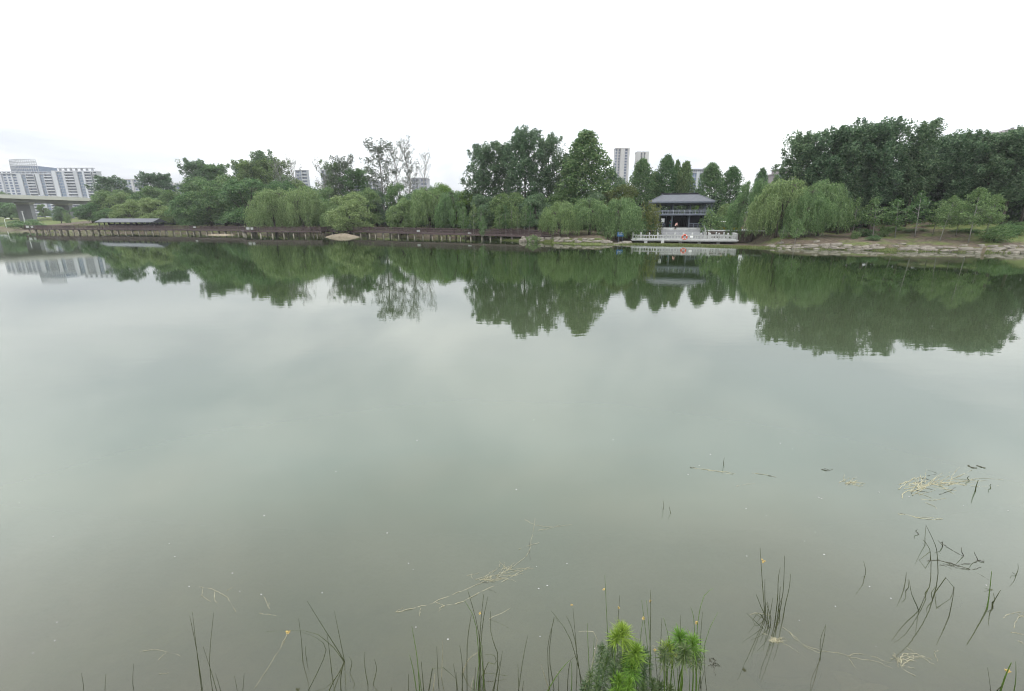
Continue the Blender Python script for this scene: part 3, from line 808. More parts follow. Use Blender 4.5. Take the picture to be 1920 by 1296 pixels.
def skin_mesh(name, m, pts, edges, parent, sub=2):
    me = bpy.data.meshes.new(name)
    me.from_pydata([p[:3] for p in pts], edges, []); me.materials.append(m)
    o = link(name, me, parent)
    s = o.modifiers.new("skin", "SKIN"); s.use_smooth_shade = True
    for i, p in enumerate(pts):
        r = p[3]; me.skin_vertices[0].data[i].radius = (r, r) if not isinstance(r, tuple) else r
        me.skin_vertices[0].data[i].use_root = (i == 0)
    ss = o.modifiers.new("sub", "SUBSURF"); ss.levels = sub; ss.render_levels = sub
    return o
def person(label, loc, rz, top, trouser, bend=0.0, hand_out=.1):
    """bend: forward lean of the trunk in radians; the figure faces local -Y"""
    o = thing("person", label, "person", loc, rz)
    hip = .86; sb, cb = math.sin(bend), math.cos(bend)
    def trunk(x, h, y=0.0): return (x, -h * sb + y * cb, hip + h * cb + y * sb)
    pts = [(0, 0, hip, .125)]; E = []
    def add(p, r, par): pts.append((*p, r)); E.append((par, len(pts) - 1)); return len(pts) - 1
    waist = add(trunk(0, .2), .115, 0); chest = add(trunk(0, .42), .135, waist); neck = add(trunk(0, .56), .055, chest)
    hb = bend * .6
    hc = trunk(0, .56); head = add((0, hc[1] - .03 - .12 * math.sin(hb), hc[2] + .13 * math.cos(hb)), .092, neck); add((0, hc[1] - .03 - .2 * math.sin(hb), hc[2] + .24 * math.cos(hb)), .08, head)
    arms = []
    for s in (-1, 1):
        sh = add(trunk(s * .17, .48), .06, chest)
        shp = trunk(s * .17, .48)
        el = add((s * .22, shp[1] - .05, shp[2] - .26), .042, sh); wr = add((s * .2, shp[1] - hand_out - .08, shp[2] - .46), .03, el)
        palm = add((s * .2, shp[1] - hand_out - .11, shp[2] - .53), .036, wr)
        for q in range(4):
            f1 = add((s * .2 + (q - 1.5) * .018, shp[1] - hand_out - .13, shp[2] - .585), .009, palm)
            add((s * .2 + (q - 1.5) * .02, shp[1] - hand_out - .12, shp[2] - .62 + abs(q - 1.3) * .008), .007, f1)
        add((s * .2 - s * .04, shp[1] - hand_out - .14, shp[2] - .545), .009, palm)
        arms.append((shp, (s * .22, shp[1] - .05, shp[2] - .26)))
        th = add((s * .1, 0, hip - .06), .095, 0); kn = add((s * .11, -.03, .46), .06, th); an = add((s * .11, .02, .08), .042, kn)
        add((s * .12, -.13, .035), .035, an)
    skin_mesh("body", M["skin"], pts, E, o)
    sp = [(*trunk(0, -.02), .15), (*trunk(0, .2), .145), (*trunk(0, .42), .165), (*trunk(0, .53), .08)]; se = [(0, 1), (1, 2), (2, 3)]
    for a, b in arms:
        sp.append((*a, .085)); se.append((2, len(sp) - 1)); sp.append((b[0], b[1], b[2] + .02, .062)); se.append((len(sp) - 2, len(sp) - 1))
    skin_mesh("shirt", M[top], sp, se, o)
    tp = [(0, 0, hip + .02, .15)]; te = []
    for s in (-1, 1):
        n = len(tp); tp += [(s * .1, 0, hip - .1, .115), (s * .11, -.03, .46, .082), (s * .11, .015, .13, .065)]; te += [(0, n), (n, n + 1), (n + 1, n + 2)]
    skin_mesh("trousers", M[trouser], tp, te, o)
    hy, hz = pts[head][1], pts[head][2]
    skin_mesh("hair", M["hair"], [(0, hy + .045, hz + .02, .085), (0, hy + .03, hz + .09, .098), (0, hy + .01, hz + .14, .075)], [(0, 1), (1, 2)], o, 1)
    nose = MB().frustum((-.014, .014, hy - .115, hy - .08, hz + .0), (-.008, .008, hy - .1, hy - .08, hz + .05)).build("nose", M["skin"], o)
    for s in (-1, 1): MB().tube([(s * .033, hy - .096, hz + .055), (s * .033, hy - .088, hz + .055)], .011, 6).build("eye", M["hair"], o)
    MB().box(-.025, .025, hy - .096, hy - .085, hz - .035, hz - .025).build("mouth", M["pink"], o)
    return o
person("person in a pink top and black trousers stooping at the stair head", court(-.95, 10.75, 2.46), PA + 2.5, "pink", "black", .75, .22)
person("person in teal clothes standing in the pavilion's dark doorway", court(-1.9, 12.6, 2.86), PA + 2.9, "teal", "teal", .05)

# ------------------------------------------------------------------ boardwalk and shelter
BW = [(42, 170), (340, 155.5), (449, 147), (456, 134.5), (600, 131), (612, 138), (682, 131.5), (800, 117.5), (950, 105.5), (1016, 99.5), (1050, 99)]
def boardwalk():
    o = thing("boardwalk", "long dark timber boardwalk on pale piles along the far shore", "boardwalk", (0, 0, 0))
    P = [np.array((at(px, 413, Y)[0], Y)) for px, Y in BW]
    post = MB().box(-.06, .06, -.06, .06, -.15, 1.0).mesh("railing_post", M["deck"])
    pile = MB().tube([(0, 0, -3.0), (0, 0, 1.0)], .17, 8).mesh("pile", M["pile"], True)
    for i in range(len(P) - 1):
        a, b = P[i], P[i + 1]; L = float(np.linalg.norm(b - a)); d = (b - a) / L; nrm = np.array((-d[1], d[0])); ang = math.atan2(d[1], d[0])
        z0 = 1.5 if i < 7 else (1.35 if i == 7 else 1.3); z1 = 1.5 if i < 6 else (1.35 if i == 6 else (1.3 if i == 7 else (1.2 if i == 8 else .85)))
        if i == 7: z0, z1 = 1.35, 1.3
        def bar(name, y0, y1, h0, h1, m, par=o):
            q = MB().add([(0, y0, z0 + h0), (L, y0, z1 + h0), (L, y1, z1 + h0), (0, y1, z0 + h0), (0, y0, z0 + h1), (L, y0, z1 + h1), (L, y1, z1 + h1), (0, y1, z0 + h1)],
                         [(3, 2, 1, 0), (4, 5, 6, 7), (0, 1, 5, 4), (1, 2, 6, 5), (2, 3, 7, 6), (3, 0, 4, 7)])
            r = q.build(name, M[m], par); r.location = (a[0], a[1], 0); r.rotation_euler = (0, 0, ang); return r
        bar("deck", 0, 3.0, -.14, 0, "deck"); bar("edge_beam", -.12, 0, -.42, .03, "deck")
        sp = MB()
        for y in (.06, 2.94):
            for k in range(int(L / .24)):
                q = (k + .5) / int(L / .24); zz = lerp(z0, z1, q); sp.box(q * L - .028, q * L + .028, y - .025, y + .025, zz + .1, zz + .98)
        so = sp.build("spindle", M["deck"], o); so.location = (a[0], a[1], 0); so.rotation_euler = (0, 0, ang); tag(so, kind="stuff"); bar("joist", .25, 2.8, -.4, -.14, "deck")
        for y in (.06, 2.94):
            bar("handrail", y - .07, y + .07, .98, 1.08, "deck"); bar("middle_rail", y - .035, y + .035, .55, .63, "deck"); bar("lower_rail", y - .035, y + .035, .22, .3, "deck")
            n = max(1, round(L / 2.1))
            for k in range(n + (1 if i == len(P) - 2 else 0)):
                p = a + d * (L * k / n) + nrm * y; link("railing_post", post, o, (p[0], p[1], lerp(z0, z1, k / n)), (0, 0, ang))
        rnd = random.Random(i); n = max(1, round(L / (2.9 if i != 3 else 3.4)))
        for k in range(n):
            for y in (.3, 2.6):
                s = rnd.choice((1.0, 1.0, 1.35)) if i == 3 else 1.0
                p = a + d * (L * (k + .5 + rnd.uniform(-.12, .12)) / n) + nrm * y
                link("pile", pile, o, (p[0], p[1], lerp(z0, z1, k / n) - 1.12), (0, 0, 0), (s * rnd.uniform(.9, 1.15), s, 1))
    return P
BWP = boardwalk()

def shelter():
    a = np.array(at(184, 413, 174)[:2]); b = np.array(at(287, 413, 166)[:2])
    L = float(np.linalg.norm(b - a)); ang = math.atan2(*(b - a)[::-1])
    o = thing("covered_walkway", "long low shelter with grey roof behind the boardwalk's left part", "shelter", (a[0], a[1], 1.5), ang)
    zt = at(235, 409.8, 170)[2] - 1.5; ze = zt - 1.25
    MB().add([(-.8, -.9, ze), (L + .8, -.9, ze), (L + .8, 1.8, zt), (-.8, 1.8, zt), (-.8, 4.5, ze), (L + .8, 4.5, ze),
              (-.8, -.9, ze - .18), (L + .8, -.9, ze - .18), (L + .8, 4.5, ze - .18), (-.8, 4.5, ze - .18)],
             [(0, 1, 2, 3), (3, 2, 5, 4), (6, 9, 8, 7), (0, 6, 7, 1), (4, 5, 8, 9), (0, 3, 4, 9, 6), (1, 7, 8, 5, 2)]).build("roof", M["roof_tile"], o)
    n = 10; pm = MB().box(-.12, .12, -.12, .12, -1.5, ze - .1).mesh("post", M["wood_dark"])
    for i in range(n + 1):
        for y in (.1, 3.5): link("post", pm, o, (L * i / n, y, 0))
    MB().box(0, L, 3.3, 3.42, -.4, ze - .6).build("back_panel", M["wood_dark"], o)
    for i in range(n):
        MB().box(L * i / n + .3, L * (i + 1) / n - .3, 2.7, 3.2, .38, .48).build("bench_plank", M["deck"], o)
    MB().box(-.2, L + .2, -.1, 3.8, -.25, .02).build("floor", M["deck"], o)
shelter()

def rail_sign(px, Y, zc, w, h, label):
    x, y, _ = at(px, 413, Y)
    o = thing("notice_sign", label, "sign", (x, y - .12, zc))
    MB().box(-w / 2, w / 2, -.03, .03, -h / 2, h / 2).build("panel", M["white_stone"], o)
    MB().box(-w / 2 - .03, w / 2 + .03, .03, .06, -h / 2 - .03, h / 2 + .03).build("backing", M["concrete"], o)
rail_sign(363, 153.6, 2.2, .75, .34, "small white sign alone on the boardwalk rail left of the deck corner")
rail_sign(463, 134.2, 2.1, .85, .55, "left one of two white signs side by side on the boardwalk rail")
rail_sign(470.5, 134.0, 2.1, .7, .55, "right one of two white signs side by side on the boardwalk rail")
rail_sign(783.5, 119.0, 1.75, .75, .42, "white sign on the boardwalk rail below the pale sparse tree")
rail_sign(880, 110.8, 1.45, .8, .25, "thin white sign low on the boardwalk right of centre")
rail_sign(49, 169.3, 2.1, 1.0, .7, "pale round edged sign at the boardwalk's left end")
rail_sign(57.5, 168.9, 2.1, .8, .6, "small white sign second from the boardwalk's left end")

# ------------------------------------------------------------------ bank stones
def stone_meshes(n, seed, m="rock"):
    out = []
    for k in range(n):
        rnd = random.Random(seed + k); vs = []; N = 9
        rings = [(-.5, .92), (-.25, 1.0), (.2, .98), (.42, .88), (.5, .66)]
        ph = [rnd.uniform(.82, 1.15) for _ in range(N)]
        for z, r in rings:
            for i in range(N):
                a = 2 * math.pi * i / N; c, s = math.cos(a), math.sin(a)
                q = (abs(c) ** 3 + abs(s) ** 3) ** (-1 / 3)
                rr = .5 * r * q * ph[i] * rnd.uniform(.95, 1.05)
                vs.append((c * rr, s * rr, z * rnd.uniform(.9, 1.06) + .06 * c))
        fs = [tuple(range(N))[::-1]]
        for j in range(len(rings) - 1):
            for i in range(N): fs.append((j * N + i, j * N + (i + 1) % N, (j + 1) * N + (i + 1) % N, (j + 1) * N + i))
        fs.append(tuple((len(rings) - 1) * N + i for i in range(N)))
        out.append(MB().add(vs, fs).mesh("stone", M[m]))
    return out
STONES = stone_meshes(8, 11)
def embankment(label, x0, x1, seed, tiers):
    rnd = random.Random(seed)
    o = thing("stone_embankment", label, "stone embankment", ((x0 + x1) / 2, shore((x0 + x1) / 2), 0))
    for tier, (s0, wmin, wmax, hmin, hmax, gap) in enumerate(tiers):
        X = x0
        while X < x1:
            w = rnd.uniform(wmin, wmax); h = rnd.uniform(hmin, hmax)
            if rnd.random() > gap:
                Xc = X + w / 2; sl = (shore(Xc + .5) - shore(Xc - .5)); Y = shore(Xc) + s0 + rnd.uniform(-.35, .35)
                z = ground_z(Xc, Y)
                link("stone", rnd.choice(STONES), o, (Xc - o.location.x, Y - o.location.y, z + h * .2),
                     (rnd.uniform(-.14, .14), rnd.uniform(-.14, .14), math.atan(sl) + rnd.uniform(-.4, .4)), (w * 1.05, rnd.uniform(.7, 1.3), h))
            X += w * (rnd.uniform(.8, 1.02))
embankment("tan stone edging along the shore between boardwalk and terrace", 2, 22, 5, [(1.6, .9, 2.0, .35, .6, .3), (3.2, 1.0, 2.2, .4, .7, .25)])
embankment("long tan stone edging along the shore right of the terrace", 42, 86, 9, [(.3, .4, 1.3, .22, .4, .3), (1.2, .6, 2.2, .3, .6, .15), (2.2, .5, 1.9, .3, .7, .3), (4.4, .5, 1.3, .25, .5, .7)])
def boulder(px, Y, w, h, label, seed):
    x, y, _ = at(px, 413, Y); z = ground_z(x, y)
    o = link("boulder", STONES[seed % 8].copy(), None, (x, y, z + h * .3), (0, .06, seed), (w, w * .8, h)); tag(o, label, "boulder")
boulder(980, 97.6, 2.1, 1.35, "big tan boulder at the shore where the boardwalk ends", 1)
boulder(966, 99.0, 1.6, .7, "flat tan boulder just left of the big one at the boardwalk's end", 2)
boulder(1003, 96.2, 2.4, .6, "low tan boulder just right of the big one at the boardwalk's end", 4)
boulder(1178, 90.5, 2.2, .6, "flat pale boulder beside the terrace's left corner", 3)
x, y, _ = at(1845, 462, 64.6)
mk = thing("marker_post", "short pale wooden marker post leaning on the right shore stones", "post", (x, y, ground_z(x, y) - .1))
MB().frustum((-.14, .14, -.1, .1, 0), (.0, .3, -.1, .1, .95)).build("shaft", M["sand"], mk)
MB().frustum((-.02, .38, -.12, .12, .95), (.06, .32, -.1, .1, 1.1)).build("cap", M["sand"], mk)

# ------------------------------------------------------------------ trees
def leaf_mesh(name, p, d, L, W, m, rs):
    """one pointed four-sided leaf per row of p, along d"""
    n = len(p); d = d / (np.linalg.norm(d, axis=1, keepdims=True) + 1e-9)
    r = rs.normal(size=(n, 3)); s = np.cross(d, r); s /= np.linalg.norm(s, axis=1, keepdims=True) + 1e-9
    L = np.broadcast_to(np.asarray(L, float), (n,))[:, None]; W = np.broadcast_to(np.asarray(W, float), (n,))[:, None]
    v = np.stack([p, p + d * L * .45 + s * W * .5, p + d * L, p + d * L * .45 - s * W * .5], 1).reshape(-1, 3)
    me = bpy.data.meshes.new(name)
    me.vertices.add(4 * n); me.vertices.foreach_set("co", v.astype(np.float32).ravel())
    me.loops.add(4 * n); me.loops.foreach_set("vertex_index", np.arange(4 * n, dtype=np.int32))
    me.polygons.add(n); me.polygons.foreach_set("loop_start", np.arange(0, 4 * n, 4, dtype=np.int32))
    me.update(calc_edges=True); me.validate()
    me.materials.append(m)
    return me
def rdir(rs, n, up=0.0):
    v = rs.normal(size=(n, 3)); v /= np.linalg.norm(v, axis=1, keepdims=True); v[:, 2] += up
    return v
def clusters(rs, cen, per, rad, flat=1.0):
    """per leaves round each centre; leaves sit mostly on the outside of their clump"""
    n = len(cen); q = rdir(rs, n * per); q *= (rs.uniform(.35, 1.0, (n * per, 1)) ** .6)
    q[:, 2] *= flat
    rr = np.repeat(np.broadcast_to(np.asarray(rad, float), (n,)), per)[:, None]
    c = np.repeat(cen, per, 0)
    return c + q * rr, q

def limb(mb, a, b, r0, r1, rs, bow=.12, seg=4, sides=5):
    a = np.array(a, float); b = np.array(b, float); L = np.linalg.norm(b - a); off = rs.normal(size=3) * L * bow * .4
    pts = [a + (b - a) * t + off * math.sin(math.pi * t) for t in np.linspace(0, 1, seg + 1)]
    mb.tube(pts, list(np.linspace(r0, r1, seg + 1)), sides); return pts

def t_poplar(seed, H=25.0, R=4.6, dens=1.0, leaf="L_poplar", bark="bark", low=.16, nb=54, per=34):
    rs = np.random.RandomState(seed); wood = MB()
    lean = rs.normal(size=2) * .25
    trunk = [np.array((lean[0] * (t ** 2) * 3, lean[1] * (t ** 2) * 3, H * .93 * t)) for t in np.linspace(0, 1, 9)]
    wood.tube(trunk, list(np.linspace(.3, .04, 9)), 7)
    def tp(t): i = min(7, int(t * 8)); return trunk[i] + (trunk[i + 1] - trunk[i]) * (t * 8 - i)
    cen = []; rad = []
    for k in range(nb):
        t = low + (1 - low - .04) * (k + rs.uniform(0, 1)) / nb; a = k * 2.4 + rs.uniform(-.4, .4)
        u = (t - low) / (1 - low)
        env = (math.sin(math.pi * min(1, (u * .82 + .13))) ** .75) * rs.uniform(.6, 1.15)
        Lh = R * env; up = Lh * rs.uniform(.7, 1.4) + (1.2 if t > .75 else 0)
        s = tp(t); e = s + np.array((math.cos(a) * Lh, math.sin(a) * Lh, up))
        e[2] = min(e[2], H * rs.uniform(.93, 1.0))
        pts = limb(wood, s, e, .09 * (1.2 - t), .02, rs, .15)
        for q in rs.uniform(.25, 1.02, 8):
            c = s + (e - s) * q + rs.normal(size=3) * (.42, .42, .35); cen.append(c); rad.append(rs.uniform(.45, .95))
        if rs.rand() < .55:                                  # upright end shoots
            for q in range(3): cen.append(e + np.array((rs.normal() * .15, rs.normal() * .15, .45 * q))); rad.append(.4 - .08 * q)
    for q in range(6): cen.append(tp(1.0) + np.array((rs.normal() * .2, rs.normal() * .2, (q - 3) * .45))); rad.append(.42)
    cen = np.array(cen); keep = rs.rand(len(cen)) < dens; cen = cen[keep]; rad = np.array(rad)[keep]
    p, q = clusters(rs, cen, per, rad, 1.15)
    d = q + rdir(rs, len(q), .1) * .8
    L = rs.uniform(.26, .46, len(p))
    return wood, (p, d, L, L * .8), leaf, bark, H, R, rs
def t_round(seed, H=18.0, R=4.3, leaf="L_round"):
    rs = np.random.RandomState(seed); wood = MB()
    wood.tube([(0, 0, 0), (.1, 0, H * .3), (0, .1, H * .6), (0, 0, H * .9)], [.28, .22, .13, .03], 7)
    n = 560; cen = []
    for k in range(n):
        u = rs.uniform(0, 1) ** .9; a = rs.uniform(0, 6.283)
        env = R * (1 - u ** 2.2) ** .62 * (.72 + .28 * min(1, u * 6)) * (1 + .10 * math.sin(3 * a + seed) + .08 * math.sin(9 * u + 2 * a))
        rr = env * rs.uniform(.12, 1.0) ** .45
        cen.append((rr * math.cos(a), rr * math.sin(a), H * (.05 + .93 * u)))
    for k in range(26):
        c = cen[k * 9]; limb(wood, (0, 0, max(1, c[2] - 2.2)), c, .06, .015, rs)
    p, q = clusters(rs, np.array(cen), 24, rs.uniform(.5, .95, n), .8)
    d = q * .7 + rdir(rs, len(q), -.25) * .8; L = rs.uniform(.3, .5, len(p))
    return wood, (p, d, L, L * .72), leaf, "bark", H, R, rs
def t_bushy(seed, H=13.0, R=5.2, leaf="L_bushy", lobes=17, droop=.5, per=26):
    rs = np.random.RandomState(seed); wood = MB()
    wood.tube([(0, 0, 0), (rs.normal() * .2, rs.normal() * .2, H * .25), (0, 0, H * .45)], [.3, .22, .16], 7)
    cen = []; rad = []
    for k in range(lobes):
        a = k * 2.4 + rs.uniform(-.3, .3); u = (k + .5) / lobes; sk = k % 3 == 2
        rr = R * .62 * math.sqrt(1 - (u * 1.1 - .25) ** 2 if abs(u * 1.1 - .25) < 1 else 0) * rs.uniform(.7, 1.1)
        c0 = np.array((rr * math.cos(a), rr * math.sin(a), H * ((.26 + .52 * u) if not sk else .2)))
        lr = R * rs.uniform(.32, .5) * (1.1 - .35 * u)
        limb(wood, (0, 0, H * .28), c0, .12, .03, rs)
        n = 34
        q = rdir(rs, n); q[:, 2] = np.abs(q[:, 2]) * 1.0 - .35
        cc = c0 + q * lr * rs.uniform(.7, 1.05, (n, 1)); cen += list(cc); rad += list(rs.uniform(.35, .75, n))
    cen = np.array(cen); cen[:, 2] = np.clip(cen[:, 2], H * .05, H * .98)
    p, q = clusters(rs, cen, per, np.array(rad), .85)
    d = q * .6 + rdir(rs, len(q), -droop) * .8; L = rs.uniform(.28, .48, len(p))
    return wood, (p, d, L, L * .45), leaf, "bark", H, R, rs
def t_willow(seed, H=11.0, R=5.6, leaf="L_willow", ends=150, low=.05, strands=15):
    rs = np.random.RandomState(seed); wood = MB()
    fork = np.array((rs.normal() * .25, rs.normal() * .25, H * .24))
    wood.tube([(0, 0, -.3), (fork[0] * .5, fork[1] * .5, H * .12), fork], [.32, .27, .24], 8)
    heads = []
    for k in range(7):
        a = k * .9 + rs.uniform(-.2, .2); e = np.array((math.cos(a) * R * .5, math.sin(a) * R * .5, H * rs.uniform(.55, .82))) if k else np.array((0, 0, H * .88))
        limb(wood, fork, e, .17, .06, rs, .2); heads.append(e)
    P = []; D = []; LL = []
    nl = 11                                                  # rounded sub-crowns give the outline its humps
    lob = []
    for k in range(nl):
        a = k * 2.4 + rs.uniform(-.3, .3); u = math.sqrt((k + .4) / nl)
        lob.append((np.array((math.cos(a) * R * .72 * u, math.sin(a) * R * .72 * u, H * (.9 - .36 * u ** 2.0) * rs.uniform(.9, 1.03))), R * rs.uniform(.26, .38)))
    for k in range(ends):
        if k % 7 < 5:
            c, lr = lob[k % nl]
            q = rdir(rs, 1)[0]; q[2] = abs(q[2]) * 1.1 - .25
            e = c + q * lr * np.array((1.05, 1.05, .75)) * rs.uniform(.75, 1.05); e[2] = min(e[2], H * .985)
        else:                                                # outer skirt
            a = rs.uniform(0, 6.283); rr = R * rs.uniform(.5, .98)
            e = np.array((rr * math.cos(a), rr * math.sin(a), H * rs.uniform(.34, .56)))
        if k % 2 == 0:
            h = min(heads, key=lambda g: np.linalg.norm(g - e)); limb(wood, h, e, .04, .012, rs, .15, 3, 4)
        out = np.array((e[0], e[1], 0)); out /= np.linalg.norm(out) + .3
        ns = strands
        base = e + rs.normal(size=(ns, 3)) * (.34, .34, .16)
        for b in base:
            ba = math.atan2(b[1], b[0]); hang = min(rs.uniform(.9, 4.4) * H / 11, b[2] - H * (low * rs.uniform(.6, 1.6) + .10 * max(0, math.sin(2 * ba + seed)) + .07 * max(0, math.sin(5 * ba + seed * 3))))
            if hang < .5: continue
            m = int(hang / .24) + 2
            s = np.linspace(0, 1, m)
            o2 = (out + rs.normal(size=3) * .45) * rs.uniform(.2, .75)
            path = b + np.outer(np.sin(np.minimum(s * 2.2, 1.57)), (o2[0], o2[1], 0)) + np.outer(.14 * np.sin(np.minimum(s * 6, math.pi)) - hang * s ** 1.15, (0, 0, 1))
            path += rs.normal(size=path.shape) * .035
            t = np.gradient(path, axis=0)
            P.append(path); D.append(t / (np.linalg.norm(t, axis=1, keepdims=True) + 1e-6) + rdir(rs, m) * .42); LL.append(rs.uniform(.26, .44, m))
    p = np.concatenate(P); d = np.concatenate(D); L = np.concatenate(LL)
    return wood, (p, d, L, .085 + .06 * rs.rand(len(p))), leaf, "bark", H, R, rs
def t_bare(seed, H=24.0, R=3.6, leaves=500, leaf="L_pale", nb=26, twig=7):
    rs = np.random.RandomState(seed); wood = MB()
    trunk = [np.array((rs.normal() * .12 * i, rs.normal() * .12 * i, H * .9 * i / 8)) for i in range(9)]
    wood.tube(trunk, list(np.linspace(.26, .04, 9)), 6)
    tips = []
    for k in range(nb):
        t = .28 + .68 * k / nb; i = min(7, int(t * 8)); s = trunk[i] + (trunk[i + 1] - trunk[i]) * (t * 8 - i); a = k * 2.4
        Lh = R * rs.uniform(.5, 1.05) * (1.15 - .75 * (t - .28)); e = s + np.array((math.cos(a) * Lh, math.sin(a) * Lh, Lh * rs.uniform(.9, 1.9))); e[2] = min(e[2], H)
        pts = limb(wood, s, e, .07, .02, rs, .15)
        for q in range(twig):
            b = s + (e - s) * rs.uniform(.3, 1); f = b + np.array((rs.normal() * .7, rs.normal() * .7, rs.uniform(.5, 1.9))); limb(wood, b, f, .025, .012, rs, .1, 2, 3)
            tips += [b + (f - b) * w for w in rs.uniform(.2, 1.05, 3)]
    tips = np.array(tips); idx = rs.randint(0, len(tips), leaves); p = tips[idx] + rs.normal(size=(leaves, 3)) * .16
    L = rs.uniform(.2, .34, leaves)
    return wood, (p, rdir(rs, leaves), L, L * .7), leaf, "pale_bark", H, R, rs
def t_young(seed, H=6.0, R=1.6, leaf="L_bushy", n=60, per=26):
    rs = np.random.RandomState(seed); wood = MB()
    bx, by = rs.normal() * .3, rs.normal() * .3
    wood.tube([(0, 0, -.2), (bx * .3, by * .3, H * .35), (bx * .7, by * .7, H * .7), (bx, by, H * .97)], [.075, .06, .04, .012], 6)
    cen = []
    for k in range(n):
        u = rs.uniform(0, 1); a = rs.uniform(0, 6.283); rr = R * math.sin(math.pi * (.18 + .8 * u)) * rs.uniform(.3, 1.0)
        c = np.array((bx * .8 + rr * math.cos(a), by * .8 + rr * math.sin(a), H * (.34 + .64 * u))); cen.append(c)
        if k % 3 == 0: limb(wood, (bx * u, by * u, c[2] - .5), c, .02, .008, rs, .1, 2, 4)
    p, q = clusters(rs, np.array(cen), per, rs.uniform(.25, .5, n), .8); L = rs.uniform(.14, .28, len(p))
    return wood, (p, q * .6 + rdir(rs, len(p), -.2), L, L * .6), leaf, "pale_bark", H, R, rs
def t_shrub(seed, H=3.0, R=1.6, leaf="L_bushy"):
    rs = np.random.RandomState(seed); wood = MB(); n = 150; cen = []
    for k in range(n):
        q = rdir(rs, 1)[0]; q /= np.linalg.norm(q); rr = rs.uniform(.55, 1) ** .5
        w = 1 + .28 * math.sin(3 * math.atan2(q[1], q[0]) + seed) + .2 * math.sin(5 * q[2] + 2 * q[0] + seed * 2)
        cen.append((q[0] * R * rr * w, q[1] * R * rr * w, max(.15, H * .45 + q[2] * H * .46 * rr * w)))
    for k in range(8): limb(wood, (rs.normal() * .1, rs.normal() * .1, -.2), cen[k * 7], .035, .01, rs)
    p, q = clusters(rs, np.array(cen), 22, rs.uniform(.2, .4, n), .9); L = rs.uniform(.12, .24, len(p))
    return wood, (p, q * .7 + rdir(rs, len(p)) * .7, L, L * .55), leaf, "bark", H, R, rs

SPEC = {
    "poplar": ("poplar_tree", [lambda s=s: t_poplar(s) for s in (1, 2, 3, 4, 5)]),
    "tallpop": ("poplar_tree", [lambda s=s: t_poplar(s, 24, 4.4, low=.26, nb=58) for s in (21, 22, 23, 24)]),
    "leafy": ("poplar_tree", [lambda s=s: t_poplar(s, leaf="L_bushy", R=5.2) for s in (6, 7)]),
    "sparse": ("poplar_tree", [lambda s=s: t_poplar(s, 26, 4.4, .55, "L_pale" if s == 31 else "L_bushy", "pale_bark", .3, 46, 15) for s in (31, 32)]),
    "round": ("broadleaf_tree", [lambda s=s: t_round(s) for s in (41, 42, 43)]),
    "bushy": ("broadleaf_tree", [lambda s=s: t_bushy(s) for s in (51, 52, 53, 54)]),
    "bright": ("broadleaf_tree", [lambda s=s: t_bushy(s, leaf="L_bright") for s in (55, 56)]),
    "softwillow": ("willow_tree", [lambda s=s: t_bushy(s, leaf="L_willow", droop=1.1, lobes=19) for s in (155, 156, 157)]),
    "olive": ("broadleaf_tree", [lambda s=s: t_bushy(s, leaf="L_olive") for s in (57,)]),
    "dark": ("broadleaf_tree", [lambda s=s: t_bushy(s, leaf="L_poplar", droop=.1) for s in (58, 59)]),
    "willow": ("willow_tree", [lambda s=s: t_willow(s) for s in (61, 62, 63, 64)]),
    "lowwillow": ("willow_tree", [lambda s=s: t_willow(s, H=8.5, R=5.4, low=.06, ends=140) for s in (65, 66)]),
    "bare": ("bare_tree", [lambda s=s: t_bare(s, leaves=n) for s, n in ((71, 700), (72, 900), (73, 400))]),
    "paleleaf": ("bare_tree", [lambda s=s: t_bare(s, 26, 3.2, 2600, nb=34, twig=9) for s in (75,)]),
    "young": ("young_tree", [lambda s=s: t_young(s) for s in (81, 82, 83)]),
    "youngwillow": ("young_tree", [lambda s=s: t_young(s, leaf="L_willow", n=70) for s in (84,)]),
    "upright": ("willow_tree", [lambda s=s: t_young(s, 8.5, 2.3, "L_willow", 150, 28) for s in (85, 86)]),
    "shrub": ("shrub", [lambda s=s: t_shrub(s) for s in (91, 92)]),
    "oliveshrub": ("shrub", [lambda s=s: t_shrub(s, leaf="L_olive") for s in (93,)]),
}
TREES = {}
def tree_meshes(kind):
    if kind not in TREES:
        L = []
        for fn in SPEC[kind][1]:
            w, (p, d, l, wd), leaf, bark, H, R, rs = fn()
            L.append((w.mesh("trunk", M[bark], True), leaf_mesh("crown", p, d, l, wd, M[leaf], rs), H, R))
        TREES[kind] = L
    return TREES[kind]
trnd = random.Random(77)
def plant(kind, px, Y, ytop, wpx, label, group=None, var=None, zg=None, cat=None):
    vs = tree_meshes(kind); i = trnd.randrange(len(vs)) if var is None else var % len(vs)
    tr, cr, H0, R0 = vs[i]
    x, _, zt = at(px, ytop, Y)
    if zg is None: zg = ground_z(x, Y) - .08
    d = Y * CP - (zt - H_EYE) * .5 * SP
    sz = (zt - zg) / H0; sx = wpx / FOC * d / (2 * R0)
    o = thing(SPEC[kind][0], label, cat or ("shrub" if "shrub" in kind else "tree"), (x, Y, zg), trnd.uniform(0, 6.28), group)
    o.scale = (sx, sx, sz)
    link("trunk", tr, o); link("crown", cr, o)
    return o

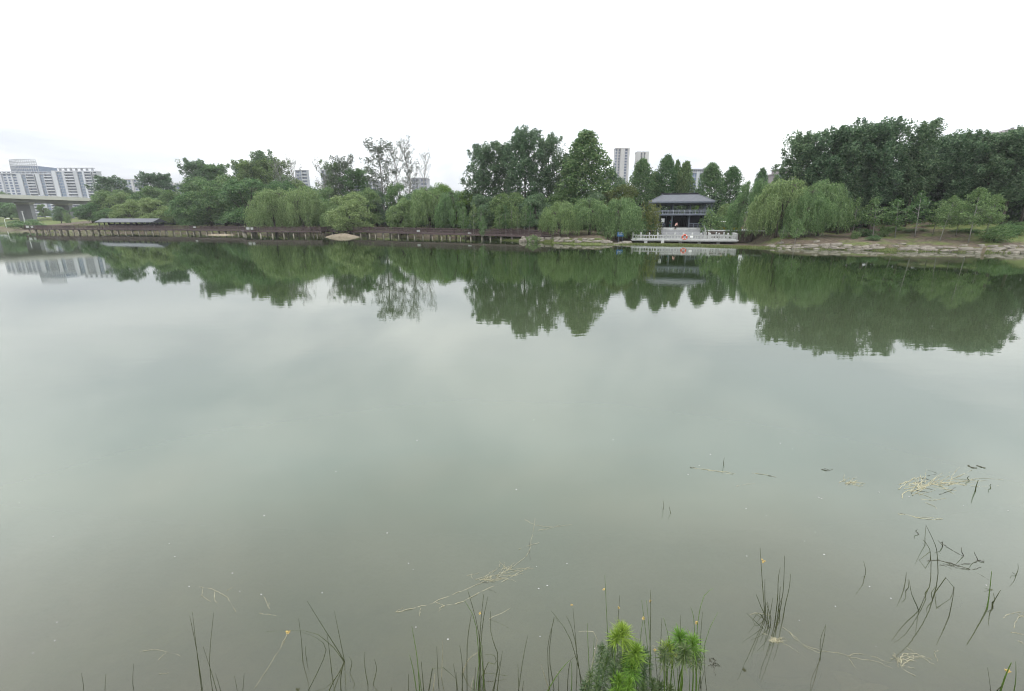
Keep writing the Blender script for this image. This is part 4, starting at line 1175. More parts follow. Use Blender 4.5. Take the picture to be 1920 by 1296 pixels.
B = "trees on the far bank"
T = [
 # left, by the bridge
 ("bushy", 12, 300, 374, 60, "green tree under the bridge at the photo's left edge"),
 ("dark", -6, 330, 350, 50, "tree top showing over the bridge parapet at the left edge"),
 ("dark", 106, 232, 381, 28, "dark small tree in front of the middle bridge pier"),
 ("shrub", 123, 222, 396, 11, "lone small round shrub on the grass slope near the bridge"),
 ("bushy", 30, 290, 380, 30, "green tree between the pale pole and the street lamp under the bridge"),
 ("bushy", 77, 300, 379, 22, "green tree seen between two bridge piers"),
 ("bushy", 164, 205, 373, 52, "grey green tree where the bridge disappears behind foliage"),
 ("poplar", 201, 222, 331, 58, "dark poplar beside the right end of the bridge"),
 ("dark", 236, 224, 345, 44, "dark rounded tree just right of the poplar by the bridge"),
 ("softwillow", 236, 188, 366, 58, "pale green willow behind the shelter's left half"),
 ("softwillow", 283, 182, 360, 62, "pale green willow behind the shelter's right half"),
 ("bushy", 196, 190, 385, 40, "low grey green tree behind the shelter's left end"),
 ("poplar", 279, 226, 324, 46, "left poplar of the dark pair behind the shelter willows"),
 ("poplar", 304, 230, 326, 42, "right poplar of the dark pair behind the shelter willows"),
 ("bushy", 322, 196, 346, 60, "grey green tree right of the dark poplar pair"),
 ("softwillow", 343, 168, 348, 64, "willow with light left side right of the shelter"),
 ("poplar", 361, 206, 300, 54, "tall dark spiky poplar standing alone at left"),
 ("poplar", 388, 222, 308, 26, "narrow dark poplar just right of the tall spiky one"),
 ("poplar", 406, 226, 309, 24, "second narrow dark poplar right of the tall spiky one"),
 ("bushy", 380, 170, 321, 100, "large rounded grey green tree below the narrow poplars"),
 ("bushy", 430, 178, 311, 92, "rounded tree top left of the dark leafy poplar"),
 ("bushy", 456, 163, 320, 116, "broad rounded tree standing over the lone white rail sign's right"),
 ("poplar", 452, 190, 304, 44, "poplar tip rising behind the broad rounded tree"),
 ("poplar", 490, 184, 287, 64, "dark leafy poplar left of the leaning bare trees"),
 ("dark", 537, 178, 312, 66, "dark brownish round tree behind the leaning bare trees"),
 ("bushy", 408, 175, 324, 84, "rounded tree under the second narrow dark poplar"),
 ("bushy", 520, 168, 322, 84, "rounded green tree behind the left leaning bare tree"),
 ("bushy", 572, 166, 338, 70, "rounded green tree below the grey office block"),
 ("bushy", 612, 164, 340, 60, "rounded green tree below the narrow grey block"),
 ("bushy", 684, 152, 338, 64, "rounded green tree left of the tall sparse poplar's foot"),
 ("bushy", 776, 142, 342, 66, "rounded green tree right below the pale bare group"),
 ("bushy", 818, 148, 334, 60, "rounded green tree left of the bright green one"),
 ("bushy", 218, 210, 352, 66, "grey green tree below the poplar by the bridge"),
 ("bushy", 262, 212, 350, 60, "grey green tree below the dark poplar pair's left side"),
 ("bushy", 205, 213, 345, 72, "leafy tree filling in behind the poplar by the bridge"),
 ("bushy", 290, 216, 338, 76, "leafy tree filling in below the dark poplar pair"),
 ("bushy", 366, 200, 318, 78, "leafy tree in front of the tall dark spiky poplar"),
 ("leafy", 398, 208, 310, 60, "mid green poplar between the narrow dark ones"),
 ("leafy", 470, 182, 302, 70, "mid green poplar left of the dark leafy one"),
 ("leafy", 512, 182, 300, 64, "mid green poplar right of the dark leafy one"),
 ("bushy", 548, 174, 320, 70, "rounded tree between the two leaning bare trees"),
 ("leafy", 622, 180, 306, 54, "mid green poplar left of the loose pale one"),
 ("leafy", 668, 176, 318, 60, "mid green poplar right of the loose pale one"),
 ("tallpop", 1902, 82, 243, 80, "poplar between the hipped roof and the photo's right edge"),
 ("tallpop", 1962, 80, 246, 84, "poplar mostly outside the photo's right edge"),
 ("bare", 520, 172, 288, 40, "bare tree leaning, left one of the pair before the grey block"),
 ("bare", 549, 172, 285, 40, "bare tree, right one of the pair before the grey block"),
 ("willow", 506, 143, 347, 84, "drooping willow above the pair of white rail signs"),
 ("willow", 560, 145, 345, 88, "drooping willow right of the one above the paired signs"),
 ("bushy", 596, 150, 356, 60, "darker tree in the gap between two willows left of the sand mound"),
 ("bare", 603, 176, 291, 50, "leafless spreading tree in front of the narrow grey block"),
 ("sparse", 641, 178, 291, 64, "loose pale poplar right of the leafless spreading tree"),
 ("softwillow", 648, 137, 346, 92, "rounded willow directly above the sand mound"),
 ("softwillow", 618, 142, 362, 50, "lower willow touching the left side of the sand mound willow"),
 ("sparse", 711, 160, 262, 78, "tall leaning sparse poplar with pale limbs"),
 ("dark", 702, 156, 345, 60, "dark shaded tree at the foot of the tall sparse poplar"),
 ("paleleaf", 762, 164, 250, 44, "pale thin leaved tree, tallest of the bare group"),
 ("bare", 741, 166, 262, 34, "bare tree between the sparse poplar and the tallest pale tree"),
 ("bare", 791, 162, 271, 36, "thin bare tree at the right end of the bare group"),
 ("bushy", 742, 150, 330, 56, "light green tree below the pale bare group"),
 ("softwillow", 748, 131, 360, 58, "small willow standing on the grass behind the boardwalk"),
 ("willow", 800, 131, 346, 84, "willow hanging over the boardwalk right of the pale bare group"),
 ("bright", 836, 140, 331, 84, "bright green rounded tree left of the big dark poplars"),
 ("willow", 848, 126, 352, 70, "willow hanging low over the boardwalk's middle"),
 ("bright", 884, 126, 342, 72, "bright yellow green tree under the left dark poplar"),
 ("poplar", 902, 123, 274, 66, "leftmost and loosest of the big dark central poplars"),
 ("poplar", 945, 125, 268, 72, "second big dark central poplar from the left"),
 ("poplar", 987, 118, 242, 78, "tallest big dark central poplar"),
 ("poplar", 1030, 120, 254, 64, "dark poplar right of the tallest central one"),
 ("round", 1100, 114, 246, 106, "broad round topped dark tree left of the two slim towers"),
 ("poplar", 1068, 120, 290, 56, "shorter poplar filling the gap left of the broad round topped tree"),
 ("dark", 1150, 118, 297, 66, "dark tree below the left slim tower"),
 ("olive", 1166, 110, 331, 84, "olive yellow tree left of the pavilion roof"),
 ("dark", 905, 115, 352, 66, "dark low tree behind the boardwalk below the loose poplar"),
 ("bushy", 952, 113, 348, 80, "mid green low tree behind the boardwalk's right part"),
 ("dark", 1005, 109, 352, 78, "dark low tree above the big shore boulder"),
 ("bushy", 1056, 115, 338, 80, "mid green tree behind the left one of the pavilion willows"),
 ("dark", 1110, 109, 345, 70, "dark tree behind the middle of the pavilion willows"),
 # left of pavilion
 ("lowwillow", 1052, 97, 372, 76, "leftmost of the three low willows left of the pavilion"),
 ("lowwillow", 1108, 98, 368, 82, "middle of the three low willows left of the pavilion"),
 ("lowwillow", 1166, 96, 365, 88, "rightmost of the three low willows left of the pavilion"),
 ("oliveshrub", 1221, 97.5, 384, 44, "small round light green tree against the pavilion's left side"),
 ("shrub", 1212, 98.5, 404, 34, "dark bush under the small light green tree left of the stairs"),
 # behind pavilion
 ("round", 1206, 124, 298, 60, "dense egg shaped tree left behind the pavilion roof"),
 ("round", 1230, 127, 322, 44, "lower egg shaped tree between the two tall ones behind the pavilion"),
 ("round", 1252, 126, 290, 50, "tallest egg shaped tree behind the pavilion roof"),
 ("round", 1271, 129, 301, 26, "slim pointed tree between egg shaped trees behind the pavilion"),
 ("round", 1288, 125, 303, 44, "egg shaped tree behind the pavilion's right half"),
 ("round", 1336, 122, 306, 60, "egg shaped tree right of the pavilion roof"),
 ("round", 1376, 124, 312, 52, "egg shaped tree left behind the large right willows"),
 ("round", 1431, 128, 315, 32, "small egg shaped crown above the large right willows"),
 ("round", 1458, 130, 328, 26, "tiny egg shaped crown above the large right willows, near the grey block"),
 ("bright", 1305, 118, 362, 24, "bright yellow green treelet at the pavilion roof's right slope"),
 ("shrub", 1339, 97, 391, 46, "round dark green shrub against the pavilion's right side"),
 ("shrub", 1362, 99.5, 404, 34, "bush beside the yellow boat right of the pavilion"),
 ("bushy", 1372, 106, 372, 50, "mid green tree behind the pedal boats"),
 # right willows
 ("willow", 1424, 92, 330, 84, "large drooping willow, leftmost of the right hand group"),
 ("willow", 1472, 84, 327, 96, "large drooping willow, second from the left in the right hand group"),
 ("willow", 1526, 80, 346, 76, "drooping willow in the middle front of the right hand group"),
 ("willow", 1552, 83, 331, 92, "large drooping willow at the right end of the right hand group"),
 ("youngwillow", 1497, 75.5, 411, 26, "young bright tree on the soil bank below the large willows"),
 ("young", 1470, 78, 420, 16, "smallest sapling on the soil bank below the large willows"),
 # right poplars
 ("tallpop", 1514, 94, 250, 78, "leftmost tall poplar of the right hand wood, leaning outward"),
 ("tallpop", 1560, 90, 244, 76, "second tall poplar from the left in the right hand wood"),
 ("tallpop", 1606, 88, 236, 70, "third tall poplar from the left in the right hand wood"),
 ("tallpop", 1668, 86, 227, 80, "tallest poplar of the right hand wood"),
 ("tallpop", 1632, 98, 240, 60, "poplar left behind the tallest one in the right hand wood"),
 ("tallpop", 1738, 85, 231, 72, "poplar right of the tallest one in the right hand wood"),
 ("tallpop", 1782, 90, 252, 66, "lower topped poplar in the dip of the right hand wood"),
 ("tallpop", 1826, 82, 247, 72, "poplar left of the hipped roof in the right hand wood"),
 ("tallpop", 1878, 80, 250, 76, "poplar in front of the hipped roof in the right hand wood"),
 ("tallpop", 1925, 78, 246, 80, "poplar cut by the photo's right edge"),
 ("poplar", 1545, 105, 290, 70, "shaded poplar behind the left end of the right hand wood"),
 ("poplar", 1640, 103, 280, 80, "shaded poplar in the second row behind the tallest right one"),
 ("poplar", 1710, 101, 275, 80, "shaded poplar in the second row, middle of the right hand wood"),
 ("poplar", 1790, 99, 285, 80, "shaded poplar in the second row below the dip"),
 ("poplar", 1860, 97, 280, 80, "shaded poplar in the second row near the right edge"),
 ("dark", 1600, 89, 345, 70, "dark low tree right behind the large willows"),
 ("dark", 1700, 90, 352, 80, "dark low tree in the shade of the tallest right poplar"),
 ("dark", 1775, 87, 350, 80, "dark low tree left behind the two small right willows"),
 ("young", 1612, 81, 372, 30, "young tree next to the right edge of the large willows"),
 ("young", 1652, 79, 368, 40, "young tree, left one of the row before the right hand wood"),
 ("young", 1694, 79, 372, 48, "young tree, second of the row before the right hand wood"),
 ("young", 1734, 78, 360, 44, "young tree, third and tallest of the row before the right hand wood"),
 ("young", 1764, 77, 374, 34, "young tree, last of the row before the right hand wood"),
 ("upright", 1782, 73, 368, 46, "small upright willow, leftmost of four at the right"),
 ("upright", 1808, 75, 376, 42, "lower small upright willow, second of four at the right"),
 ("upright", 1842, 71, 352, 58, "tallest small upright willow, third of four at the right"),
 ("upright", 1868, 72, 364, 46, "small upright willow, rightmost of four beside the green slope"),
 ("bushy", 1903, 86, 372, 40, "light green understorey tree between pale trunks at the right edge"),
]
for kind, px, Y, yt, w, lab in T:
    plant(kind, px, Y, yt, w, lab, B)
# slim saplings planted in a row behind the boardwalk, thin pale stems
for i, (px, yt, Y) in enumerate(((867, 408, 113), (887, 404, 112), (902, 410, 110.5), (938, 406, 108), (947, 409, 107.5), (958, 405, 107), (972, 407, 106), (984, 404, 105), (992, 408, 104.5))):
    plant("young", px, Y, yt - 22, 20, "slim pale stemmed sapling behind the boardwalk's right end, %s" % ("first of nine from the left", "second of nine from the left", "third of nine from the left", "fourth of nine from the left", "middle one of nine", "fourth of nine from the right", "third of nine from the right", "second of nine from the right", "rightmost of nine")[i], "saplings behind the boardwalk")
plant("youngwillow", 905, 104.5, 406, 15, "leaning light green sapling at the boardwalk's edge below the dark trees", "saplings behind the boardwalk")
plant("shrub", 1000, 95.3, 440, 22, "low green bush on the stones right of the big boulder")
plant("shrub", 515, 148, 415, 16, "bright low bush behind the boardwalk below the willows")
plant("shrub", 1660, 80, 424, 18, "low dark bush on the right soil bank")
for px, Y, yt, w, wh in ((1625, 82, 428, 34, "leftmost, behind the young tree row"), (1675, 84, 424, 40, "second from the left, between young trees"), (1716, 81, 428, 36, "third from the left, below the tallest young tree"), (1752, 82, 424, 40, "fourth from the left, beside the small upright willow"), (1815, 76, 428, 38, "rightmost, between the two small willows"), (1640, 74.5, 441, 22, "lowest, near the shore stones")):
    plant("shrub", px, Y, yt, w, "low dark bush on the right bank, %s" % wh, "bushes on the right bank")
plant("shrub", 1605, 78, 432, 14, "small dark bush at the right foot of the large willows")
plant("shrub", 45, 205, 412, 60, "low grey bush on the sandy patch by the boardwalk's left end")
for px, Y, wh in ((1872, 70, "leftmost, beside the leaning willow"), (1895, 72, "middle one of three"), (1915, 75, "cut by the photo's right edge")):
    plant("shrub", px, Y, 424 - (px - 1872) * .2, 46, "spreading low bush on the green right slope, %s" % wh, "bushes on the right slope")

# dark undergrowth that closes the view between the trunks
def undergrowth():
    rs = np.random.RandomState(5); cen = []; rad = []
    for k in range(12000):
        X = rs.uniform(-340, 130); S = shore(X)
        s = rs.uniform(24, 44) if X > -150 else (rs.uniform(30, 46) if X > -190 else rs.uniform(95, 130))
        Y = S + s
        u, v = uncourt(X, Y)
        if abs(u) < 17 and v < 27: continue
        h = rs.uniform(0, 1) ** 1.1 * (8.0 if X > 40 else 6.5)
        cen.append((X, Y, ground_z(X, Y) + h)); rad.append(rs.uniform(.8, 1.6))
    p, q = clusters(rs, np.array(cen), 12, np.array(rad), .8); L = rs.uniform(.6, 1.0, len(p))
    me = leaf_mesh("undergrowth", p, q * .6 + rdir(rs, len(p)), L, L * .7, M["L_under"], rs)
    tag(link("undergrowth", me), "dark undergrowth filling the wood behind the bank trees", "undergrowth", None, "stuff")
undergrowth()
def shore_grass():
    rs = np.random.RandomState(8); P = []; Ls = []
    for k in range(26000):
        X = rs.uniform(-3, 46) if rs.rand() < .72 else rs.uniform(46, 84)
        s = rs.normal() * .8 + (2.0 if 8 < X < 45 else .5)
        if 20 < X < 44: s = rs.uniform(-.6, 2.8)
        Y = shore(X) + s; z = ground_z(X, Y)
        if z < -.15: continue
        P.append((X, Y, z)); Ls.append(rs.uniform(.15, .42) * (.8 if 26 < X < 44 else .6))
    p = np.array(P); d = rdir(rs, len(p)) * .35; d[:, 2] = 1
    me = leaf_mesh("shore_grass", p, d, np.array(Ls), .07, M["L_grass"], rs)
    tag(link("shore_grass", me), "pale green grass fringe at the water below the terrace", "grass", None, "stuff")
    P = []
    for k in range(9000):
        X = rs.uniform(-190, -10); s = rs.uniform(1, 26); Y = shore(X) + s; P.append((X, Y, ground_z(X, Y)))
    p = np.array(P); d = rdir(rs, len(p)) * .5; d[:, 2] = 1
    me = leaf_mesh("bank_grass", p, d, rs.uniform(.25, .5, len(p)), .14, M["L_grass"], rs)
    tag(link("bank_grass", me), "rough grass on the bank behind the boardwalk", "grass", None, "stuff")
shore_grass()

# ------------------------------------------------------------------ water plants in the foreground
frnd = random.Random(12)
def curve_pts(pts, n):
    pts = [np.array(p, float) for p in pts]
    if len(pts) == 2: return [pts[0] + (pts[1] - pts[0]) * t for t in np.linspace(0, 1, n)]
    out = []; m = len(pts) - 1
    for k in range(n):
        t = k / (n - 1) * m; i = min(m - 1, int(t)); f = t - i
        p0 = pts[max(0, i - 1)]; p1 = pts[i]; p2 = pts[i + 1]; p3 = pts[min(m, i + 2)]
        out.append(.5 * ((2 * p1) + (p2 - p0) * f + (2 * p0 - 5 * p1 + 4 * p2 - p3) * f * f + (3 * p1 - p0 - 3 * p2 + p3) * f ** 3))
    return out
def reed(parent, base, stops, r=.0042, m="stem", sharp=False, lean=.0, seed=None, bow=1.0):
    """base: pixel on the water; stops: pixels the stem passes, in order"""
    b = np.array(on_water(*base)); Y = b[1]; pts = [b + np.array((0, 0, -.12)), b]
    n = len(stops)
    for i, (px, py) in enumerate(stops):
        pts.append(np.array(at(px, py, Y + lean * (i + 1) / n)))
    loc = np.array(parent.location)
    if sharp: q = pts
    else:
        if n == 1:
            mid = (pts[1] + pts[2]) / 2 + np.array((frnd.uniform(-.02, .02) * bow, frnd.uniform(-.03, .03), 0)); pts.insert(2, mid)
        q = curve_pts(pts, 10)
    k = len(q); rad = [r * (1.0 - .72 * (i / (k - 1)) ** 1.5) for i in range(k)]
    return MB().tube([p - loc for p in q], rad, 4).build("stem", M[m], parent)
def head(parent, px, py, Y, s=.016):
    c = np.array(at(px, py, Y)) - np.array(parent.location); mb = MB()
    for k in range(9):
        d = np.array((frnd.uniform(-1, 1), frnd.uniform(-1, 1), frnd.uniform(-.6, 1))); d /= np.linalg.norm(d) + .2
        mb.tube([c, c + d * s * .7, c + d * s * 1.5], [s * .2, s * .42, s * .05], 4)
    return mb.build("spikelet", M["seed"], parent)
def clump(label, base, cat="sedge", name="sedge_clump"):
    return thing(name, label, cat, on_water(*base), 0, "sedges standing in the shallows")

c = clump("three thin sedge stems in the left bottom corner, leftmost clump", (200, 1312))
for a, b in (((158, 1318), (153, 1262)), ((200, 1316), (199, 1263)), ((258, 1318), (251, 1244))): reed(c, a, [b])
c = clump("pair of dark forked sedge stems left of the yellow seed head", (400, 1300))
for a, b in (((384, 1322), [(370, 1225), (356, 1155)]), ((402, 1316), [(393, 1240), (401, 1148)]), ((412, 1318), [(398, 1265), (381, 1212)]), ((379, 1300), [(368, 1210), (361, 1148)]), ((420, 1325), [(404, 1262)]), ((446, 1330), [(440, 1268)]), ((450, 1330), [(458, 1262)])): reed(c, a, b)
c = clump("sedge with one long leaning blade beside the yellow seed head", (646, 1240))
reed(c, (646, 1240), [(612, 1185), (576, 1127)], .006)
reed(c, (646, 1240), [(636, 1190), (627, 1146)])
reed(c, (645, 1241), [(619, 1208), (580, 1184), (500, 1184)], .0045)
reed(c, (646, 1240), [(636, 1262), (632, 1250)], .004)
reed(c, (623, 1268), [(617, 1215), (613, 1188)]); reed(c, (640, 1300), [(644, 1244)], .006); reed(c, (612, 1310), [(640, 1256)], .007)
reed(c, (574, 1304), [(603, 1245), (611, 1213), (590, 1194), (566, 1186)], .0035)
head(c, 540, 1184, on_water(646, 1240)[1], .022)
c = clump("short upright sedge pair under the yellow seed head", (567, 1232))
reed(c, (568, 1240), [(565, 1198), (560, 1160)]); reed(c, (575, 1236), [(573, 1212)]); reed(c, (690, 1284), [(684, 1222)]); reed(c, (700, 1284), [(702, 1236)]); reed(c, (656, 1262), [(660, 1243), (655, 1232)])
c = clump("green bladed sedge tuft left of the tall central sedge", (787, 1310))
for a, b, m in (((788, 1322), [(783, 1240), (772, 1174)], "stem_green"), ((784, 1320), [(776, 1262), (768, 1228)], "stem_green"), ((792, 1322), [(786, 1262)], "stem_green"), ((798, 1326), [(790, 1240)], "stem"), ((766, 1326), [(766, 1264)], "stem"), ((738, 1322), [(735, 1288)], "stem")): reed(c, a, b, .0055, m)
c = clump("sedge with a bent over stem left of the tall central sedge", (822, 1310))
reed(c, (825, 1316), [(821, 1262), (819, 1212)]); reed(c, (800, 1320), [(811, 1253), (832, 1252), (855, 1272)], .005, sharp=True)
reed(c, (828, 1270), [(830, 1200)], .003, "straw"); reed(c, (812, 1300), [(816, 1262)], .006, "straw"); reed(c, (857, 1320), [(850, 1244)]); reed(c, (862, 1322), [(855, 1260)])
c = clump("tallest central sedge clump below the floating straw", (896, 1290))
for a, b, m in (((902, 1300), [(898, 1190), (877, 1107)], "stem"), ((900, 1296), [(893, 1175), (871, 1126)], "stem_green"), ((898, 1300), [(900, 1190), (907, 1114)], "stem"),
                ((896, 1304), [(904, 1180), (915, 1118)], "stem"), ((876, 1312), [(876, 1210), (884, 1152)], "stem"), ((908, 1304), [(905, 1250), (900, 1200)], "stem_green"),
                ((866, 1318), [(867, 1250), (862, 1210)], "stem"), ((870, 1322), [(866, 1262)], "stem"), ((890, 1322), [(896, 1262), (903, 1210)], "stem_green"), ((912, 1322), [(906, 1250), (905, 1210)], "stem"),
                ((880, 1324), [(888, 1275)], "stem_green"), ((886, 1324), [(892, 1250)], "stem"), ((868, 1328), [(888, 1268)], "straw"), ((930, 1318), [(936, 1262), (942, 1220)], "stem"), ((918, 1322), [(930, 1270), (938, 1240)], "stem"),
                ((924, 1306), [(934, 1235), (921, 1190), (920, 1145)], "stem"), ((905, 1290), [(912, 1245), (930, 1245), (926, 1228), (908, 1228)], "stem"), ((903, 1270), [(912, 1262), (951, 1267)], "stem")): reed(c, a, b, .0048, m)
head(c, 900, 1150, on_water(900, 1300)[1], .012)
reed(c, (868, 1262), [(880, 1235), (902, 1220)], .006, "straw"); reed(c, (918, 1160), [(940, 1150), (957, 1140)], .003, "straw")
c = clump("two thin sedge stems between the central clump and the lime plants", (972, 1304))
reed(c, (969, 1320), [(980, 1240), (990, 1190)]); reed(c, (974, 1322), [(971, 1245)]); reed(c, (980, 1322), [(982, 1276)])
c = clump("sedge with hooked tip and pale V shaped blades left of the lime plants", (1031, 1300))
reed(c, (1031, 1296), [(1027, 1215), (1039, 1161)], .004); reed(c, (1039, 1162 + 130), [(1030, 1230), (1038, 1160), (1047, 1166)], .004)
reed(c, (1026, 1300), [(1031, 1288), (1050, 1258), (1068, 1238)], .008, "stem_green"); reed(c, (1032, 1305), [(1028, 1288), (1014, 1246)], .006, "straw"); reed(c, (1044, 1318), [(1046, 1262)]); reed(c, (1070, 1322), [(1072, 1280), (1072, 1240)], .006, "stem_green")
reed(c, (1064, 1312), [(1065, 1266), (1070, 1238), (1078, 1232)]); reed(c, (1044, 1260), [(1058, 1268), (1066, 1278)], .004, "straw")
c = clump("tall flowering sedge stems rising around the lime green plants", (1150, 1320))
FS = [((1100, 1318), [(1070, 1200), (1033, 1145)]), ((1078, 1326), [(1082, 1240), (1074, 1140)]), ((1094, 1324), [(1078, 1200), (1062, 1155)]), ((1150, 1330), [(1140, 1200), (1134, 1078)]), ((1160, 1330), [(1158, 1190), (1162, 1116)]),
      ((1190, 1330), [(1200, 1205), (1206, 1160)]), ((1222, 1330), [(1219, 1210), (1212, 1125)]), ((1216, 1330), [(1220, 1150), (1219, 1106)]), ((1236, 1330), [(1238, 1230), (1241, 1158)]), ((1270, 1330), [(1256, 1210), (1244, 1158)]),
      ((1272, 1330), [(1274, 1220), (1276, 1154)]), ((1304, 1330), [(1306, 1190), (1318, 1122), (1337, 1103)]), ((1312, 1330), [(1313, 1210), (1317, 1148)]), ((1304, 1334), [(1322, 1205), (1346, 1148)]), ((1296, 1332), [(1302, 1180), (1295, 1138)]),
      ((1240, 1334), [(1228, 1222)]), ((1268, 1332), [(1268, 1232)]), ((1290, 1332), [(1294, 1244)]), ((1312, 1332), [(1310, 1242)]), ((1108, 1328), [(1103, 1220), (1101, 1168)]), ((1106, 1328), [(1112, 1240), (1114, 1195)]),
      ((1226, 1332), [(1214, 1215), (1203, 1125)]), ((1200, 1332), [(1212, 1252)]), ((1244, 1332), [(1252, 1250)]), ((1256, 1332), [(1246, 1240)]), ((1330, 1334), [(1322, 1270), (1321, 1212)]), ((1306, 1336), [(1320, 1258)]), ((1228, 1336), [(1234, 1262)])]
for a, b in FS: reed(c, a, b, .0042, "stem" if frnd.random() < .6 else "stem_green")
for px, py in ((1132, 1105), (1160, 1139), (1206, 1159), (1306, 1168), (1228, 1219), (1268, 1230), (1294, 1243), (1310, 1241), (1072, 1134), (1219, 1127)): head(c, px, py, 3.2, .014 if py > 1140 else .011)
reed(c, (1082, 1340), [(1120, 1200), (1085, 1184)], .003, "straw"); reed(c, (1262, 1320), [(1240, 1227), (1222, 1210)], .003, "straw")
c = clump("dense dark sedge clump right of the lime plants, with a yellow flower", (1440, 1168))
for a, b in (((1434, 1158), [(1429, 1090), (1425, 1027)]), ((1436, 1160), [(1434, 1120), (1434, 1086)]), ((1432, 1150), [(1427, 1138), (1417, 1113)]), ((1432, 1162), [(1422, 1150), (1410, 1164)]), ((1440, 1172), [(1444, 1150), (1449, 1121)]),
             ((1452, 1172), [(1458, 1120), (1459, 1085), (1463, 1064)]), ((1456, 1168), [(1463, 1100)]), ((1458, 1166), [(1468, 1110), (1471, 1042)]), ((1462, 1164), [(1466, 1120)]), ((1468, 1160), [(1472, 1135), (1480, 1100), (1482, 1076)]),
             ((1444, 1176), [(1436, 1130)]), ((1446, 1178), [(1433, 1180), (1400, 1150)]), ((1438, 1166), [(1440, 1140), (1439, 1128)]), ((1454, 1176), [(1460, 1140)]), ((1442, 1176), [(1432, 1160), (1416, 1152)])): reed(c, a, b, .006)
head(c, 1431, 1052, on_water(1434, 1158)[1], .022)
c = clump("lone pair of dark sedge stems above the submerged sand", (1536, 1232))
reed(c, (1538, 1236), [(1538, 1200), (1548, 1172)]); reed(c, (1536, 1238), [(1545, 1195), (1548, 1170)])
c = clump("small bent sedge standing alone at middle right", (1622, 1080))
reed(c, (1620, 1084), [(1623, 1071), (1619, 1052)], .006); reed(c, (1622, 1082), [(1611, 1088)], .004)
c = clump("zigzag broken reeds, largest group at the right", (1750, 1125))
for a, b, s in (((1749, 1122), [(1758, 1085), (1757, 1040), (1752, 1018), (1736, 985)], False), ((1752, 1112), [(1773, 1083), (1788, 1101), (1778, 1152)], True), ((1754, 1108), [(1760, 1145), (1800, 1138), (1805, 1131), (1798, 1117)], True),
                ((1734, 1112), [(1744, 1094), (1744, 1034), (1730, 1012)], False), ((1722, 1145), [(1704, 1086)], False), ((1722, 1146), [(1744, 1096)], True), ((1744, 1050), [(1744, 1034), (1714, 1057)], True), ((1734, 1022), [(1734, 1008), (1736, 985)], False), ((1732, 1018), [(1726, 1037)], False),
                ((1748, 1126), [(1746, 1112), (1754, 1100)], False), ((1779, 1156), [(1786, 1122), (1789, 1100)], False)): reed(c, a, b, .0065, sharp=s)
c = clump("two short dark blades left of the zigzag reeds", (1697, 1104))
reed(c, (1694, 1106), [(1699, 1073)], .007); reed(c, (1698, 1108), [(1702, 1086)], .006)
c = clump("thick upright reed with a crossing twig near the right edge", (1852, 1132))
reed(c, (1850, 1142), [(1854, 1118), (1859, 1071)], .011, "stem_green"); reed(c, (1861, 1140), [(1862, 1130), (1876, 1106)], .009); reed(c, (1853, 1134), [(1836, 1138)], .005); reed(c, (1856, 1106), [(1862, 1107), (1847, 1103)], .006); reed(c, (1860, 1130), [(1862, 1112)], .006)
c = clump("thin forked twig standing at the right edge", (1905, 1076))
reed(c, (1905, 1078), [(1908, 1056)], .005); reed(c, (1904, 1079), [(1898, 1073)], .004)
c = clump("thick brown stalks in the bottom right corner", (1872, 1300))
reed(c, (1868, 1318), [(1884, 1270), (1896, 1242)], .011, "stem_green"); reed(c, (1858, 1318), [(1856, 1285), (1851, 1251)], .004); reed(c, (1900, 1300), [(1904, 1240)], .006, "stem_green"); reed(c, (1862, 1320), [(1880, 1284)], .007)
head(c, 1889, 1258, 3.3, .02)
c = clump("single short blade above the tangled straw at the right", (1830, 920))
reed(c, (1828, 922), [(1830, 912), (1834, 900)], .014); reed(c, (1817, 902), [(1817, 893)], .01); reed(c, (1857, 876 + 40), [(1858, 908)], .01)
c = clump("single thin blade above the floating twig line at right of centre", (1357, 874))
reed(c, (1357, 874), [(1358, 858)], .008)
c = clump("single faint upright blades in open water right of centre", (1245, 958))
reed(c, (1243, 956), [(1243, 938)], .005); reed(c, (1257, 963), [(1255, 950)], .005)

